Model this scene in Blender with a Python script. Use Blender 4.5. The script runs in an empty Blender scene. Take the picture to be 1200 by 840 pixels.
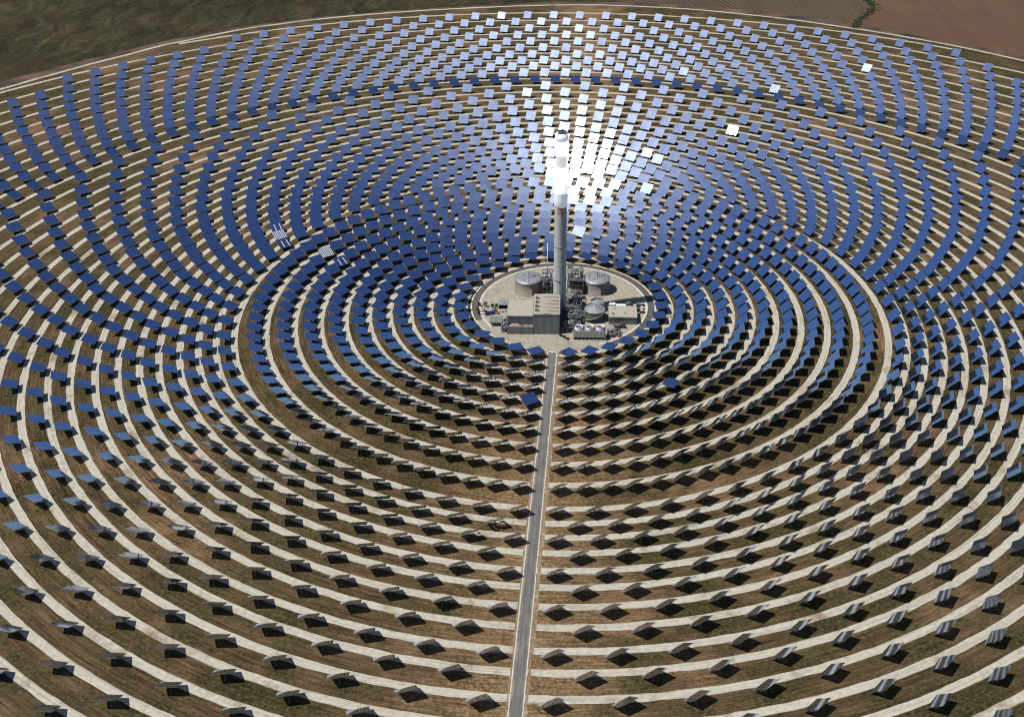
import bpy, math, random
from mathutils import Vector, Matrix
R = math.radians
random.seed(11)
scene = bpy.context.scene
col = scene.collection

# ------------------------------------------------------------------ materials
def new_mat(name):
    m = bpy.data.materials.new(name); m.use_nodes = True
    return m, m.node_tree, m.node_tree.nodes['Principled BSDF']

def simple(name, c, rough=0.6, metal=0.0, var=0.12, scale=0.6, bump=0.0, emit=None, estr=0.0):
    """plain surface with soft procedural wear"""
    m, nt, b = new_mat(name)
    tc = nt.nodes.new('ShaderNodeTexCoord')
    n = nt.nodes.new('ShaderNodeTexNoise'); n.inputs['Scale'].default_value = scale
    n.inputs['Detail'].default_value = 6
    nt.links.new(tc.outputs['Object'], n.inputs['Vector'])
    r = nt.nodes.new('ShaderNodeValToRGB')
    r.color_ramp.elements[0].position = 0.3; r.color_ramp.elements[1].position = 0.7
    r.color_ramp.elements[0].color = tuple(x * (1 - var) for x in c) + (1,)
    r.color_ramp.elements[1].color = tuple(min(1, x * (1 + var)) for x in c) + (1,)
    nt.links.new(n.outputs['Fac'], r.inputs['Fac'])
    nt.links.new(r.outputs['Color'], b.inputs['Base Color'])
    b.inputs['Roughness'].default_value = rough
    b.inputs['Metallic'].default_value = metal
    if bump:
        bp = nt.nodes.new('ShaderNodeBump'); bp.inputs['Distance'].default_value = bump
        nt.links.new(n.outputs['Fac'], bp.inputs['Height']); nt.links.new(bp.outputs['Normal'], b.inputs['Normal'])
    if emit:
        b.inputs['Emission Color'].default_value = tuple(emit) + (1,)
        b.inputs['Emission Strength'].default_value = estr
    return m

class NT:
    """tiny node helper"""
    def __init__(s, nt): s.nt = nt
    def n(s, t, **kw):
        x = s.nt.nodes.new(t)
        for k, v in kw.items(): setattr(x, k, v)
        return x
    def l(s, a, b): s.nt.links.new(a, b)
    def math(s, op, a, b=None, c=None):
        x = s.n('ShaderNodeMath', operation=op)
        for i, v in enumerate((a, b, c)):
            if v is None: continue
            if isinstance(v, (int, float)): x.inputs[i].default_value = v
            else: s.l(v, x.inputs[i])
        return x.outputs[0]
    def ramp(s, f, stops):
        x = s.n('ShaderNodeValToRGB'); e = x.color_ramp.elements
        while len(e) < len(stops): e.new(0.5)
        for el, (p, c) in zip(e, stops):
            el.position = p; el.color = (c if len(c) == 4 else tuple(c) + (1,))
        s.l(f, x.inputs['Fac']); return x.outputs['Color']
    def mix(s, f, a, b):
        x = s.n('ShaderNodeMix', data_type='RGBA')
        for sock, v in ((x.inputs[0], f), (x.inputs[6], a), (x.inputs[7], b)):
            if isinstance(v, (int, float)): sock.default_value = v
            elif isinstance(v, tuple): sock.default_value = v if len(v) == 4 else v + (1,)
            else: s.l(v, sock)
        return x.outputs[2]
    def noise(s, vec, scale, detail=4, rough=0.55):
        x = s.n('ShaderNodeTexNoise'); x.inputs['Scale'].default_value = scale
        x.inputs['Detail'].default_value = detail; x.inputs['Roughness'].default_value = rough
        s.l(vec, x.inputs['Vector']); return x.outputs['Fac']
    def comb(s, a, b, c):
        x = s.n('ShaderNodeCombineXYZ')
        for i, v in enumerate((a, b, c)):
            if isinstance(v, (int, float)): x.inputs[i].default_value = v
            else: s.l(v, x.inputs[i])
        return x.outputs[0]

RC = (0.72, -3.04)       # centre of the heliostat rings
def polar(N):
    tc = N.n('ShaderNodeTexCoord'); sp = N.n('ShaderNodeSeparateXYZ')
    N.l(tc.outputs['Object'], sp.inputs[0])
    x = N.math('SUBTRACT', sp.outputs[0], RC[0]); y = N.math('SUBTRACT', sp.outputs[1], RC[1])
    r = N.math('SQRT', N.math('ADD', N.math('MULTIPLY', x, x), N.math('MULTIPLY', y, y)))
    t = N.math('ARCTAN2', x, y)
    return tc, x, y, r, t

def soil_material():
    m, nt, b = new_mat('field_soil'); N = NT(nt)
    tc, x, y, r, t = polar(N)
    pv = N.comb(N.math('MULTIPLY', r, 0.30), N.math('MULTIPLY', t, 9.0), 0.0)      # streaks running along the rings
    pv2 = N.comb(N.math('MULTIPLY', r, 0.9), N.math('MULTIPLY', t, 22.0), 3.0)
    s1 = N.noise(pv, 1.0, 6, 0.6); s2 = N.noise(pv2, 1.0, 5, 0.6)
    big = N.noise(tc.outputs['Object'], 0.006, 5, 0.55)
    med = N.noise(tc.outputs['Object'], 0.03, 6, 0.6)
    fine = N.noise(tc.outputs['Object'], 0.45, 7, 0.7)
    soil = N.ramp(N.math('ADD', N.math('MULTIPLY', s1, 0.6), N.math('MULTIPLY', s2, 0.4)),
                  [(0.34, (0.032, 0.020, 0.010)), (0.45, (0.088, 0.057, 0.029)), (0.56, (0.165, 0.110, 0.058)), (0.68, (0.28, 0.20, 0.118))])
    grass = N.ramp(fine, [(0.3, (0.016, 0.016, 0.006)), (0.50, (0.048, 0.043, 0.016)), (0.70, (0.118, 0.097, 0.042))])
    # where grass grows: patches broken up by the ring streaks
    g = N.math('ADD', N.math('MULTIPLY', med, 0.55), N.math('ADD', N.math('MULTIPLY', s1, 0.45), N.math('MULTIPLY', big, 0.25)))
    gm = N.ramp(g, [(0.54, (0, 0, 0)), (0.70, (1, 1, 1))])
    c = N.mix(gm, soil, grass)
    # bare reddish patches
    red = N.ramp(N.noise(tc.outputs['Object'], 0.011, 4, 0.6), [(0.54, (0, 0, 0)), (0.66, (0.75, 0.75, 0.75))])
    redc = N.ramp(s2, [(0.35, (0.115, 0.065, 0.036)), (0.65, (0.30, 0.185, 0.105))])
    c = N.mix(red, c, redc)
    # bare trampled dirt close round the service road and the plant
    near = N.ramp(N.math('ADD', N.math('MULTIPLY', N.math('ABSOLUTE', N.math('SUBTRACT', x, N.math('MULTIPLY', y, 0.0445))), 0.006), N.math('MULTIPLY', med, 0.9)),
                  [(0.50, (0.85, 0.85, 0.85)), (0.85, (0, 0, 0))])
    front = N.ramp(N.math('ADD', N.math('MULTIPLY', y, 0.003), 1.0), [(0.55, (1, 1, 1)), (0.85, (0.0, 0.0, 0.0))])
    nearc = N.ramp(N.math('ADD', N.math('MULTIPLY', s2, 0.5), N.math('MULTIPLY', fine, 0.5)), [(0.36, (0.11, 0.065, 0.034)), (0.5, (0.25, 0.155, 0.078)), (0.62, (0.38, 0.28, 0.175))])
    c = N.mix(N.math('MULTIPLY', near, 0.8), c, nearc)
    # wheel ruts and machine tracks: thin darker and paler rings
    wv = N.n('ShaderNodeTexNoise'); wv.inputs['Scale'].default_value = 1.0; wv.inputs['Detail'].default_value = 2
    N.l(N.comb(N.math('MULTIPLY', r, 1.35), N.math('MULTIPLY', t, 2.0), 7.0), wv.inputs['Vector'])
    rut = N.ramp(wv.outputs['Fac'], [(0.36, (0.52, 0.52, 0.50)), (0.46, (1, 1, 1)), (0.60, (1, 1, 1)), (0.70, (1.35, 1.3, 1.2))])
    mul = N.n('ShaderNodeMix', data_type='RGBA', blend_type='MULTIPLY'); mul.inputs[0].default_value = 0.85
    N.l(c, mul.inputs[6]); N.l(rut, mul.inputs[7])
    mul2 = N.n('ShaderNodeMix', data_type='RGBA', blend_type='MULTIPLY'); mul2.inputs[0].default_value = 0.6
    N.l(mul.outputs[2], mul2.inputs[6])
    N.l(N.ramp(fine, [(0.3, (0.55, 0.55, 0.55)), (0.7, (1.3, 1.3, 1.3))]), mul2.inputs[7])
    N.l(mul2.outputs[2], b.inputs['Base Color'])
    b.inputs['Roughness'].default_value = 0.95
    b.inputs['Specular IOR Level'].default_value = 0.15
    bp = N.n('ShaderNodeBump'); bp.inputs['Distance'].default_value = 0.5; bp.inputs['Strength'].default_value = 0.5
    N.l(N.math('ADD', fine, s2), bp.inputs['Height']); N.l(bp.outputs['Normal'], b.inputs['Normal'])
    return m

def gravel_material(name, c0, c1, c2, red=(0.26, 0.18, 0.11), lo=0.55, hi=0.68):
    m, nt, b = new_mat(name); N = NT(nt)
    tc, x, y, r, t = polar(N)
    fine = N.noise(tc.outputs['Object'], 0.35, 6, 0.65)
    med = N.noise(tc.outputs['Object'], 0.03, 7, 0.68)
    c = N.ramp(fine, [(0.3, c0), (0.5, c1), (0.7, c2)])
    dirt = N.ramp(med, [(lo, (0, 0, 0)), (hi, (0.85, 0.85, 0.85))])
    c = N.mix(dirt, c, N.ramp(fine, [(0.3, tuple(v * .6 for v in red)), (0.7, tuple(v * 1.25 for v in red))]))
    ruts = N.noise(N.comb(N.math('MULTIPLY', r, 0.85), N.math('MULTIPLY', t, 4.0), 2.0), 1.0, 3, 0.6)
    mul = N.n('ShaderNodeMix', data_type='RGBA', blend_type='MULTIPLY'); mul.inputs[0].default_value = 1.0
    N.l(c, mul.inputs[6]); N.l(N.ramp(ruts, [(0.32, (0.74, 0.72, 0.68)), (0.5, (1, 1, 1)), (0.7, (1.06, 1.06, 1.06))]), mul.inputs[7])
    N.l(mul.outputs[2], b.inputs['Base Color']); b.inputs['Roughness'].default_value = 0.95
    b.inputs['Specular IOR Level'].default_value = 0.1
    bp = N.n('ShaderNodeBump'); bp.inputs['Distance'].default_value = 0.08
    N.l(fine, bp.inputs['Height']); N.l(bp.outputs['Normal'], b.inputs['Normal'])
    return m

def farmland_material():
    m, nt, b = new_mat('farmland_soil'); N = NT(nt)
    tc, x, y, r, t = polar(N)
    P = tc.outputs['Object']
    mp = N.n('ShaderNodeMapping'); mp.inputs['Rotation'].default_value = (0, 0, R(-16)); mp.inputs['Scale'].default_value = (1, 0.12, 1)
    N.l(P, mp.inputs['Vector'])
    # left: uneven green-brown pasture with swirling streaks
    warp = N.n('ShaderNodeTexNoise'); warp.inputs['Scale'].default_value = 0.012; warp.inputs['Detail'].default_value = 3
    N.l(P, warp.inputs['Vector'])
    va = N.n('ShaderNodeVectorMath', operation='MULTIPLY_ADD'); N.l(warp.outputs['Color'], va.inputs[0])
    va.inputs[1].default_value = (90, 90, 0); N.l(P, va.inputs[2])
    mp2 = N.n('ShaderNodeMapping'); mp2.inputs['Rotation'].default_value = (0, 0, R(58)); mp2.inputs['Scale'].default_value = (1, 0.22, 1)
    N.l(va.outputs[0], mp2.inputs['Vector'])
    g1 = N.noise(mp2.outputs[0], 0.05, 9, 0.72); g2 = N.noise(P, 0.008, 4, 0.6); g3 = N.noise(P, 0.16, 7, 0.75)
    gg = N.math('ADD', N.math('MULTIPLY', g1, 0.5), N.math('ADD', N.math('MULTIPLY', g2, 0.2), N.math('MULTIPLY', g3, 0.3)))
    green = N.ramp(gg, [(0.40, (0.012, 0.014, 0.007)), (0.48, (0.028, 0.028, 0.014)), (0.54, (0.050, 0.044, 0.022)), (0.63, (0.105, 0.086, 0.045))])
    redm = N.ramp(N.noise(P, 0.006, 3), [(0.5, (0, 0, 0)), (0.7, (0.45, 0.45, 0.45))])
    green = N.mix(redm, green, (0.070, 0.036, 0.022))
    # dark turned earth just outside the perimeter track
    # right: ploughed ground with furrows
    def furrow(ang, period, lo, mid, hi):
        mm = N.n('ShaderNodeMapping'); mm.inputs['Rotation'].default_value = (0, 0, ang)
        N.l(P, mm.inputs['Vector'])
        w = N.n('ShaderNodeTexWave'); w.inputs['Scale'].default_value = 2 * math.pi / 20 / period * 1.0
        w.inputs['Distortion'].default_value = 1.6; w.inputs['Detail'].default_value = 3; w.inputs['Detail Scale'].default_value = 0.5
        N.l(mm.outputs[0], w.inputs['Vector'])
        f = N.math('ADD', N.math('MULTIPLY', w.outputs['Fac'], 0.42), N.math('ADD', N.math('MULTIPLY', N.noise(mp.outputs[0], 0.05, 6), 0.30), N.math('MULTIPLY', g2, 0.28)))
        return N.ramp(f, [(0.22, lo), (0.5, mid), (0.78, hi)])
    f1 = furrow(R(-17.5), 7.5, (0.055, 0.040, 0.026), (0.088, 0.064, 0.043), (0.130, 0.098, 0.068))
    f2 = furrow(R(-14), 6.5, (0.066, 0.040, 0.026), (0.115, 0.072, 0.047), (0.165, 0.108, 0.073))
    redp = N.ramp(N.noise(P, 0.007, 4, 0.6), [(0.48, (0, 0, 0)), (0.62, (0.75, 0.75, 0.75))])
    f2 = N.mix(redp, f2, (0.120, 0.062, 0.043))
    # borders between the fields
    e1 = N.math('ADD', x, N.math('ADD', N.math('MULTIPLY', y, 0.35), N.math('MULTIPLY', N.noise(P, 0.02, 3), 60)))
    m1 = N.ramp(N.math('MULTIPLY_ADD', e1, 0.01, -4.55), [(0.0, (0, 0, 0)), (0.25, (1, 1, 1))])
    e2 = N.math('SUBTRACT', x, N.math('ADD', N.math('MULTIPLY', N.math('SUBTRACT', y, 830.0), 0.40), 418.0))
    m2 = N.ramp(N.math('MULTIPLY_ADD', e2, 0.1, 0.5), [(0.0, (0, 0, 0)), (1.0, (1, 1, 1))])
    c = N.mix(m1, green, N.mix(m2, f1, f2))
    N.l(c, b.inputs['Base Color']); b.inputs['Roughness'].default_value = 0.95
    b.inputs['Specular IOR Level'].default_value = 0.1
    bp = N.n('ShaderNodeBump'); bp.inputs['Distance'].default_value = 0.8; bp.inputs['Strength'].default_value = 0.6
    N.l(g1, bp.inputs['Height']); N.l(bp.outputs['Normal'], b.inputs['Normal'])
    return m

def mirror_material(name, rough, tint):
    """silvered glass under a thin film of dust: a sharp reflection plus a faint wide scatter"""
    m, nt, b = new_mat(name); N = NT(nt)
    b.inputs['Metallic'].default_value = 1.0
    tc = N.n('ShaderNodeTexCoord')
    n = N.noise(tc.outputs['Object'], 0.9, 3); big = N.noise(tc.outputs['Object'], 0.11, 2)
    f = N.math('ADD', N.math('MULTIPLY', n, 0.5), N.math('MULTIPLY', big, 0.5))
    N.l(N.ramp(f, [(0.35, tuple(v * 0.86 for v in tint)), (0.65, tint)]), b.inputs['Base Color'])
    b.inputs['Roughness'].default_value = rough
    g = N.n('ShaderNodeBsdfAnisotropic'); g.inputs['Color'].default_value = (0.72, 0.82, 1.0, 1); g.inputs['Roughness'].default_value = 0.36
    mx = N.n('ShaderNodeMixShader'); out = nt.nodes['Material Output']
    N.l(N.math('MULTIPLY', f, 0.05), mx.inputs[0]); N.l(b.outputs[0], mx.inputs[1]); N.l(g.outputs[0], mx.inputs[2]); N.l(mx.outputs[0], out.inputs['Surface'])
    return m

def concrete_material():
    m, nt, b = new_mat('tower_concrete'); N = NT(nt)
    tc = N.n('ShaderNodeTexCoord'); sp = N.n('ShaderNodeSeparateXYZ'); N.l(tc.outputs['Object'], sp.inputs[0])
    lift = N.math('FRACT', N.math('MULTIPLY', sp.outputs[2], 0.25))
    joint = N.ramp(lift, [(0.0, (0.72, 0.72, 0.72)), (0.06, (1, 1, 1)), (1.0, (1, 1, 1))])
    mp = N.n('ShaderNodeMapping'); mp.inputs['Scale'].default_value = (1, 1, 0.12); N.l(tc.outputs['Object'], mp.inputs['Vector'])
    st = N.noise(mp.outputs[0], 0.9, 6, 0.6); fn = N.noise(tc.outputs['Object'], 0.5, 6, 0.65)
    c = N.ramp(N.math('ADD', N.math('MULTIPLY', st, 0.6), N.math('MULTIPLY', fn, 0.4)),
               [(0.32, (0.33, 0.34, 0.345)), (0.5, (0.47, 0.48, 0.485)), (0.68, (0.60, 0.605, 0.60))])
    x = N.n('ShaderNodeMix', data_type='RGBA', blend_type='MULTIPLY'); x.inputs[0].default_value = 0.7
    N.l(c, x.inputs[6]); N.l(joint, x.inputs[7]); N.l(x.outputs[2], b.inputs['Base Color'])
    b.inputs['Roughness'].default_value = 0.85
    bp = N.n('ShaderNodeBump'); bp.inputs['Distance'].default_value = 0.1; N.l(fn, bp.inputs['Height']); N.l(bp.outputs['Normal'], b.inputs['Normal'])
    return m

def ribbed_material(name, c, axis, period, rough=0.45, metal=0.3, depth=0.15, var=0.12):
    """corrugated sheet: real bump ridges plus wear"""
    m, nt, b = new_mat(name); N = NT(nt)
    tc = N.n('ShaderNodeTexCoord'); sp = N.n('ShaderNodeSeparateXYZ'); N.l(tc.outputs['Object'], sp.inputs[0])
    w = N.math('SINE', N.math('MULTIPLY', sp.outputs[axis], 2 * math.pi / period))
    n = N.noise(tc.outputs['Object'], 0.25, 6, 0.65)
    f = N.math('ADD', N.math('MULTIPLY', w, 0.06), n)
    N.l(N.ramp(f, [(0.28, tuple(v * (1 - var) for v in c)), (0.72, tuple(min(1, v * (1 + var)) for v in c))]), b.inputs['Base Color'])
    b.inputs['Roughness'].default_value = rough; b.inputs['Metallic'].default_value = metal
    bp = N.n('ShaderNodeBump'); bp.inputs['Distance'].default_value = depth; N.l(w, bp.inputs['Height']); N.l(bp.outputs['Normal'], b.inputs['Normal'])
    return m

M = {}
M['mirror'] = mirror_material('mirror_glass', 0.058, (0.54, 0.67, 1.0))
M['back'] = simple('heliostat_back', (0.30, 0.30, 0.29), 0.6, 0.3)
M['galv'] = simple('galvanised_steel', (0.36, 0.37, 0.37), 0.5, 0.6, 0.2, 1.5)
M['post'] = simple('heliostat_post', (0.07, 0.068, 0.065), 0.8, 0.0)
M['soil'] = soil_material()
M['gravel'] = gravel_material('pale_gravel', (0.36, 0.335, 0.275), (0.455, 0.43, 0.36), (0.53, 0.505, 0.435))
M['pad'] = gravel_material('pad_gravel', (0.25, 0.225, 0.18), (0.35, 0.32, 0.26), (0.43, 0.40, 0.33), (0.22, 0.18, 0.13))
M['farm'] = farmland_material()
def asphalt_material():
    m, nt, b = new_mat('asphalt'); N = NT(nt); tc, x, y, r, t = polar(N)
    off = N.math('ABSOLUTE', N.math('SUBTRACT', x, N.math('MULTIPLY_ADD', y, 0.0407, -2.55)))
    wheel = N.math('ABSOLUTE', N.math('SUBTRACT', off, 1.5))
    mp = N.n('ShaderNodeMapping'); mp.inputs['Scale'].default_value = (1, 0.06, 1); N.l(tc.outputs['Object'], mp.inputs['Vector'])
    st = N.noise(mp.outputs[0], 0.8, 5, 0.65); pt = N.noise(tc.outputs['Object'], 0.07, 5, 0.7); fn = N.noise(tc.outputs['Object'], 1.2, 5, 0.7)
    c = N.ramp(N.math('ADD', N.math('MULTIPLY', st, 0.4), N.math('ADD', N.math('MULTIPLY', pt, 0.35), N.math('MULTIPLY', fn, 0.25))), [(0.36, (0.09, 0.087, 0.082)), (0.5, (0.148, 0.142, 0.133)), (0.64, (0.215, 0.206, 0.19))])
    c = N.mix(N.ramp(wheel, [(0.1, (0.35, 0.35, 0.35)), (0.8, (0, 0, 0))]), c, (0.07, 0.068, 0.065))
    dust = N.ramp(N.math('ADD', N.math('MULTIPLY', off, 0.16), N.math('MULTIPLY', pt, 0.8)), [(0.82, (0, 0, 0)), (1.05, (0.8, 0.8, 0.8))])
    c = N.mix(dust, c, (0.30, 0.25, 0.18))
    N.l(c, b.inputs['Base Color']); b.inputs['Roughness'].default_value = 0.9; return m
M['asphalt'] = asphalt_material()
M['asphalt_pad'] = simple('asphalt_worn', (0.095, 0.084, 0.071), 0.9, 0, 0.25, 0.3)
M['kerb'] = simple('kerb_concrete', (0.55, 0.52, 0.46), 0.85, 0, 0.2, 0.3)
M['concrete'] = concrete_material(); M['footing'] = simple('footing_concrete', (0.14, 0.125, 0.10), 0.9)
M['white'] = simple('white_paint', (0.78, 0.79, 0.80), 0.55, 0, 0.05, 0.3)
M['spill1'] = simple('cladding_painted_beam_light', (0.82, 0.84, 0.86), 0.6, 0, 0.03, 0.3, 0, (0.88, 0.94, 1.0), 0.8)  # emission painted in for mirror light spilling onto the upper cladding
M['spill2'] = simple('cladding_painted_spill_light', (0.80, 0.83, 0.86), 0.6, 0, 0.04, 0.3, 0, (0.80, 0.90, 1.0), 0.28)  # faint emission imitating spilled mirror light on lower cladding and top drum
M['glow'] = simple('shield_painted_beam_light', (0.8, 0.8, 0.78), 0.6, 0, 0.02, 0.3, 0, (1.0, 0.97, 0.9), 5.0)  # shields emit strongly, standing in for the concentrated mirror beams
M['receiver'] = simple('receiver_tubes', (0.35, 0.34, 0.34), 0.5, 0.2, 0.1, 1.0, 0, (1.0, 0.97, 0.95), 0.55)  # tubes emit weakly in place of the mirror beams striking them
M['darkcap'] = simple('tower_cap_steel', (0.10, 0.11, 0.12), 0.5, 0.4)
M['red'] = simple('emblem_red', (0.52, 0.13, 0.07), 0.6)
M['tankwall'] = ribbed_material('tank_cladding', (0.215, 0.195, 0.16), 2, 1.1, 0.7, 0.0, 0.03)
M['tankroof'] = simple('tank_roof_aluminium', (0.33, 0.34, 0.36), 0.5, 0.35, 0.25, 0.35)
M['wall'] = ribbed_material('grey_wall_cladding', (0.165, 0.18, 0.185), 0, 0.9, 0.55, 0.15, 0.06)
M['wallside'] = ribbed_material('grey_side_cladding', (0.165, 0.18, 0.185), 1, 0.9, 0.55, 0.15, 0.06)
M['roof'] = ribbed_material('beige_roof_sheet', (0.40, 0.365, 0.29), 1, 1.2, 0.6, 0.1, 0.10, 0.16)
M['roof2'] = simple('beige_roof_membrane', (0.375, 0.35, 0.285), 0.85, 0, 0.08, 0.3)
M['trim'] = simple('roof_trim', (0.30, 0.29, 0.26), 0.6)
M['green'] = simple('olive_tank_cladding', (0.085, 0.105, 0.075), 0.5, 0.2, 0.3, 0.3)
M['coolwall'] = ribbed_material('cooler_panel', (0.34, 0.35, 0.30), 0, 1.1, 0.6, 0.1, 0.05)
M['dark'] = simple('dark_opening', (0.012, 0.012, 0.014), 0.9)
M['pipe'] = simple('insulated_pipe', (0.34, 0.35, 0.36), 0.5, 0.35, 0.35, 0.8)
M['steel'] = simple('dark_steel', (0.10, 0.105, 0.11), 0.6, 0.3, 0.3, 0.5)
M['steelmid'] = simple('grey_steel', (0.17, 0.175, 0.18), 0.6, 0.25, 0.35, 0.5)
M['blue'] = simple('blue_paint', (0.05, 0.10, 0.30), 0.4)
M['orange'] = simple('orange_paint', (0.42, 0.15, 0.04), 0.5)
M['pink'] = simple('faded_red_duct', (0.36, 0.24, 0.20), 0.7)
M['yellow'] = simple('yellow_paint', (0.42, 0.32, 0.06), 0.6)
M['leaf'] = simple('leaf', (0.030, 0.042, 0.014), 0.8, 0, 0.4, 2.0)
M['rubber'] = simple('rubber', (0.02, 0.02, 0.02), 0.9)
M['glass'] = simple('dark_window', (0.03, 0.035, 0.04), 0.1)
M['bark'] = simple('bark', (0.10, 0.07, 0.045), 0.9)
M['whitecar'] = simple('white_car_paint', (0.75, 0.75, 0.74), 0.3)
M['blackcar'] = simple('black_car_paint', (0.02, 0.02, 0.023), 0.25)
M['redcar'] = simple('dark_red_car_paint', (0.16, 0.03, 0.025), 0.3)
M['greenpaint'] = simple('green_paint', (0.05, 0.12, 0.08), 0.5)

# ------------------------------------------------------------------ mesh builder
class MB:
    def __init__(s): s.v = []; s.f = []; s.m = []; s.mats = []; s.smooth = []
    def mi(s, mat):
        if mat not in s.mats: s.mats.append(mat)
        return s.mats.index(mat)
    def face(s, pts, mat, sm=False):
        b = len(s.v); s.v += [tuple(p) for p in pts]; s.f.append(tuple(range(b, b + len(pts)))); s.m.append(s.mi(mat)); s.smooth.append(sm)
    def box(s, x0, x1, y0, y1, z0, z1, mat, top=None, T=None):
        P = [Vector(p) for p in ((x0,y0,z0),(x1,y0,z0),(x1,y1,z0),(x0,y1,z0),(x0,y0,z1),(x1,y0,z1),(x1,y1,z1),(x0,y1,z1))]
        if T is not None: P = [T @ p for p in P]
        b = len(s.v); s.v += [tuple(p) for p in P]
        for k, f in enumerate(((3,2,1,0),(4,5,6,7),(0,1,5,4),(1,2,6,5),(2,3,7,6),(3,0,4,7))):
            s.f.append(tuple(b + i for i in f)); s.m.append(s.mi(top if (k == 1 and top) else mat)); s.smooth.append(False)
    def tube(s, a, b_, r0, mat, r1=None, n=10, caps=True, smooth=True):
        a = Vector(a); b_ = Vector(b_); d = (b_ - a); L = d.length
        if L < 1e-6: return
        d.normalize(); u = d.orthogonal().normalized(); w = d.cross(u)
        r1 = r0 if r1 is None else r1
        base = len(s.v)
        for (c, r) in ((a, r0), (b_, r1)):
            for i in range(n):
                t = 2 * math.pi * i / n; s.v.append(tuple(c + (u * math.cos(t) + w * math.sin(t)) * r))
        for i in range(n):
            j = (i + 1) % n; s.f.append((base + i, base + j, base + n + j, base + n + i)); s.m.append(s.mi(mat)); s.smooth.append(smooth)
        if caps:
            s.f.append(tuple(base + i for i in reversed(range(n)))); s.m.append(s.mi(mat)); s.smooth.append(False)
            s.f.append(tuple(base + n + i for i in range(n))); s.m.append(s.mi(mat)); s.smooth.append(False)
    def lathe(s, cx, cy, prof, mat, n=48, smooth=True, mats=None):
        """prof: list of (r, z) from the bottom outside upwards"""
        base = len(s.v)
        for r, z in prof:
            for i in range(n):
                t = 2 * math.pi * i / n; s.v.append((cx + r * math.cos(t), cy + r * math.sin(t), z))
        for k in range(len(prof) - 1):
            mm = mats[k] if mats else mat
            for i in range(n):
                j = (i + 1) % n; s.f.append((base + k*n + i, base + k*n + j, base + (k+1)*n + j, base + (k+1)*n + i)); s.m.append(s.mi(mm)); s.smooth.append(smooth)
    def build(s, name, parent=None, loc=(0,0,0), rot=None):
        me = bpy.data.meshes.new(name); me.from_pydata(s.v, [], s.f)
        for mt in s.mats: me.materials.append(mt)
        me.polygons.foreach_set('material_index', s.m); me.polygons.foreach_set('use_smooth', s.smooth); me.update()
        o = bpy.data.objects.new(name, me); col.objects.link(o); o.location = loc
        if rot is not None: o.rotation_euler = rot
        if parent is not None: o.parent = parent
        return o

def tag(o, label=None, cat=None, group=None, kind=None):
    if label: o['label'] = label
    if cat: o['category'] = cat
    if group: o['group'] = group
    if kind: o['kind'] = kind
    return o
def empty(name, loc=(0,0,0), rz=0):
    o = bpy.data.objects.new(name, None); col.objects.link(o); o.location = loc; o.rotation_euler = (0, 0, rz); o.empty_display_size = 2
    return o
def structure(mb, name, label=None):
    o = mb.build(name); o['kind'] = 'structure'
    if label: o['label'] = label
    return o

# ------------------------------------------------------------------ camera
CAM = Vector((0.0, -744.265, 400.503))
pit, yaw, rol = 0.71305167, -0.0201645, 0.00099966
cy, sy, cp, sp = math.cos(yaw), math.sin(yaw), math.cos(pit), math.sin(pit)
F = Vector((sy * cp, cy * cp, -sp)); Rt = Vector((cy, -sy, 0)); U = Rt.cross(F)
R2 = math.cos(rol) * Rt + math.sin(rol) * U; U2 = -math.sin(rol) * Rt + math.cos(rol) * U
FPX, PPX, PPY = 1172.773, 633.97, 617.37
cam = bpy.data.cameras.new('camera'); cob = bpy.data.objects.new('camera', cam); col.objects.link(cob)
mat = Matrix((R2, U2, -F)).transposed().to_4x4(); mat.translation = CAM; cob.matrix_world = mat
cam.sensor_width = 36; cam.lens = FPX / 1200 * 36
cam.shift_x = -(PPX - 600) / 1200; cam.shift_y = (PPY - 420) / 1200
cam.clip_start = 1; cam.clip_end = 60000
scene.camera = cob
def project(p):
    d = Vector(p) - CAM; z = d.dot(F)
    return PPX + FPX * d.dot(R2) / z, PPY - FPX * d.dot(U2) / z, z
def ground_at(u, v, z=0.0):
    d = F + R2 * ((u - PPX) / FPX) - U2 * ((v - PPY) / FPX)
    return CAM + d * ((z - CAM.z) / d.z)

# ------------------------------------------------------------------ light
SUN_AZ, SUN_EL = R(-106.0), R(60.1)           # azimuth from +Y towards +X
SUN = Vector((math.sin(SUN_AZ) * math.cos(SUN_EL), math.cos(SUN_AZ) * math.cos(SUN_EL), math.sin(SUN_EL)))
sl = bpy.data.lights.new('sun', 'SUN'); sl.energy = 5.0; sl.angle = R(0.53); sl.color = (1.0, 0.955, 0.89)
so = bpy.data.objects.new('sun', sl); col.objects.link(so); so.rotation_euler = (-SUN).to_track_quat('-Z', 'Y').to_euler(); so.location = SUN * 900
w = bpy.data.worlds.new('World'); scene.world = w; w.use_nodes = True
bg = w.node_tree.nodes['Background']; sky = w.node_tree.nodes.new('ShaderNodeTexSky'); sky.sky_type = 'NISHITA'
sky.sun_disc = False; sky.sun_elevation = SUN_EL; sky.sun_rotation = SUN_AZ
sky.altitude = 150; sky.air_density = 1.0; sky.dust_density = 0.6; sky.ozone_density = 4.5
w.node_tree.links.new(sky.outputs['Color'], bg.inputs['Color']); bg.inputs['Strength'].default_value = 0.066

vs = scene.view_settings; vs.view_transform = 'Standard'; vs.look = 'None'; vs.gamma = 1; vs.exposure = -0.12; vs.use_curve_mapping = False
scene.render.engine = 'CYCLES'
cyc = scene.cycles; cyc.caustics_reflective = False; cyc.caustics_refractive = False; cyc.max_bounces = 6; cyc.glossy_bounces = 4; cyc.diffuse_bounces = 2
cyc.use_denoising = True; cyc.filter_width = 1.1

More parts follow.
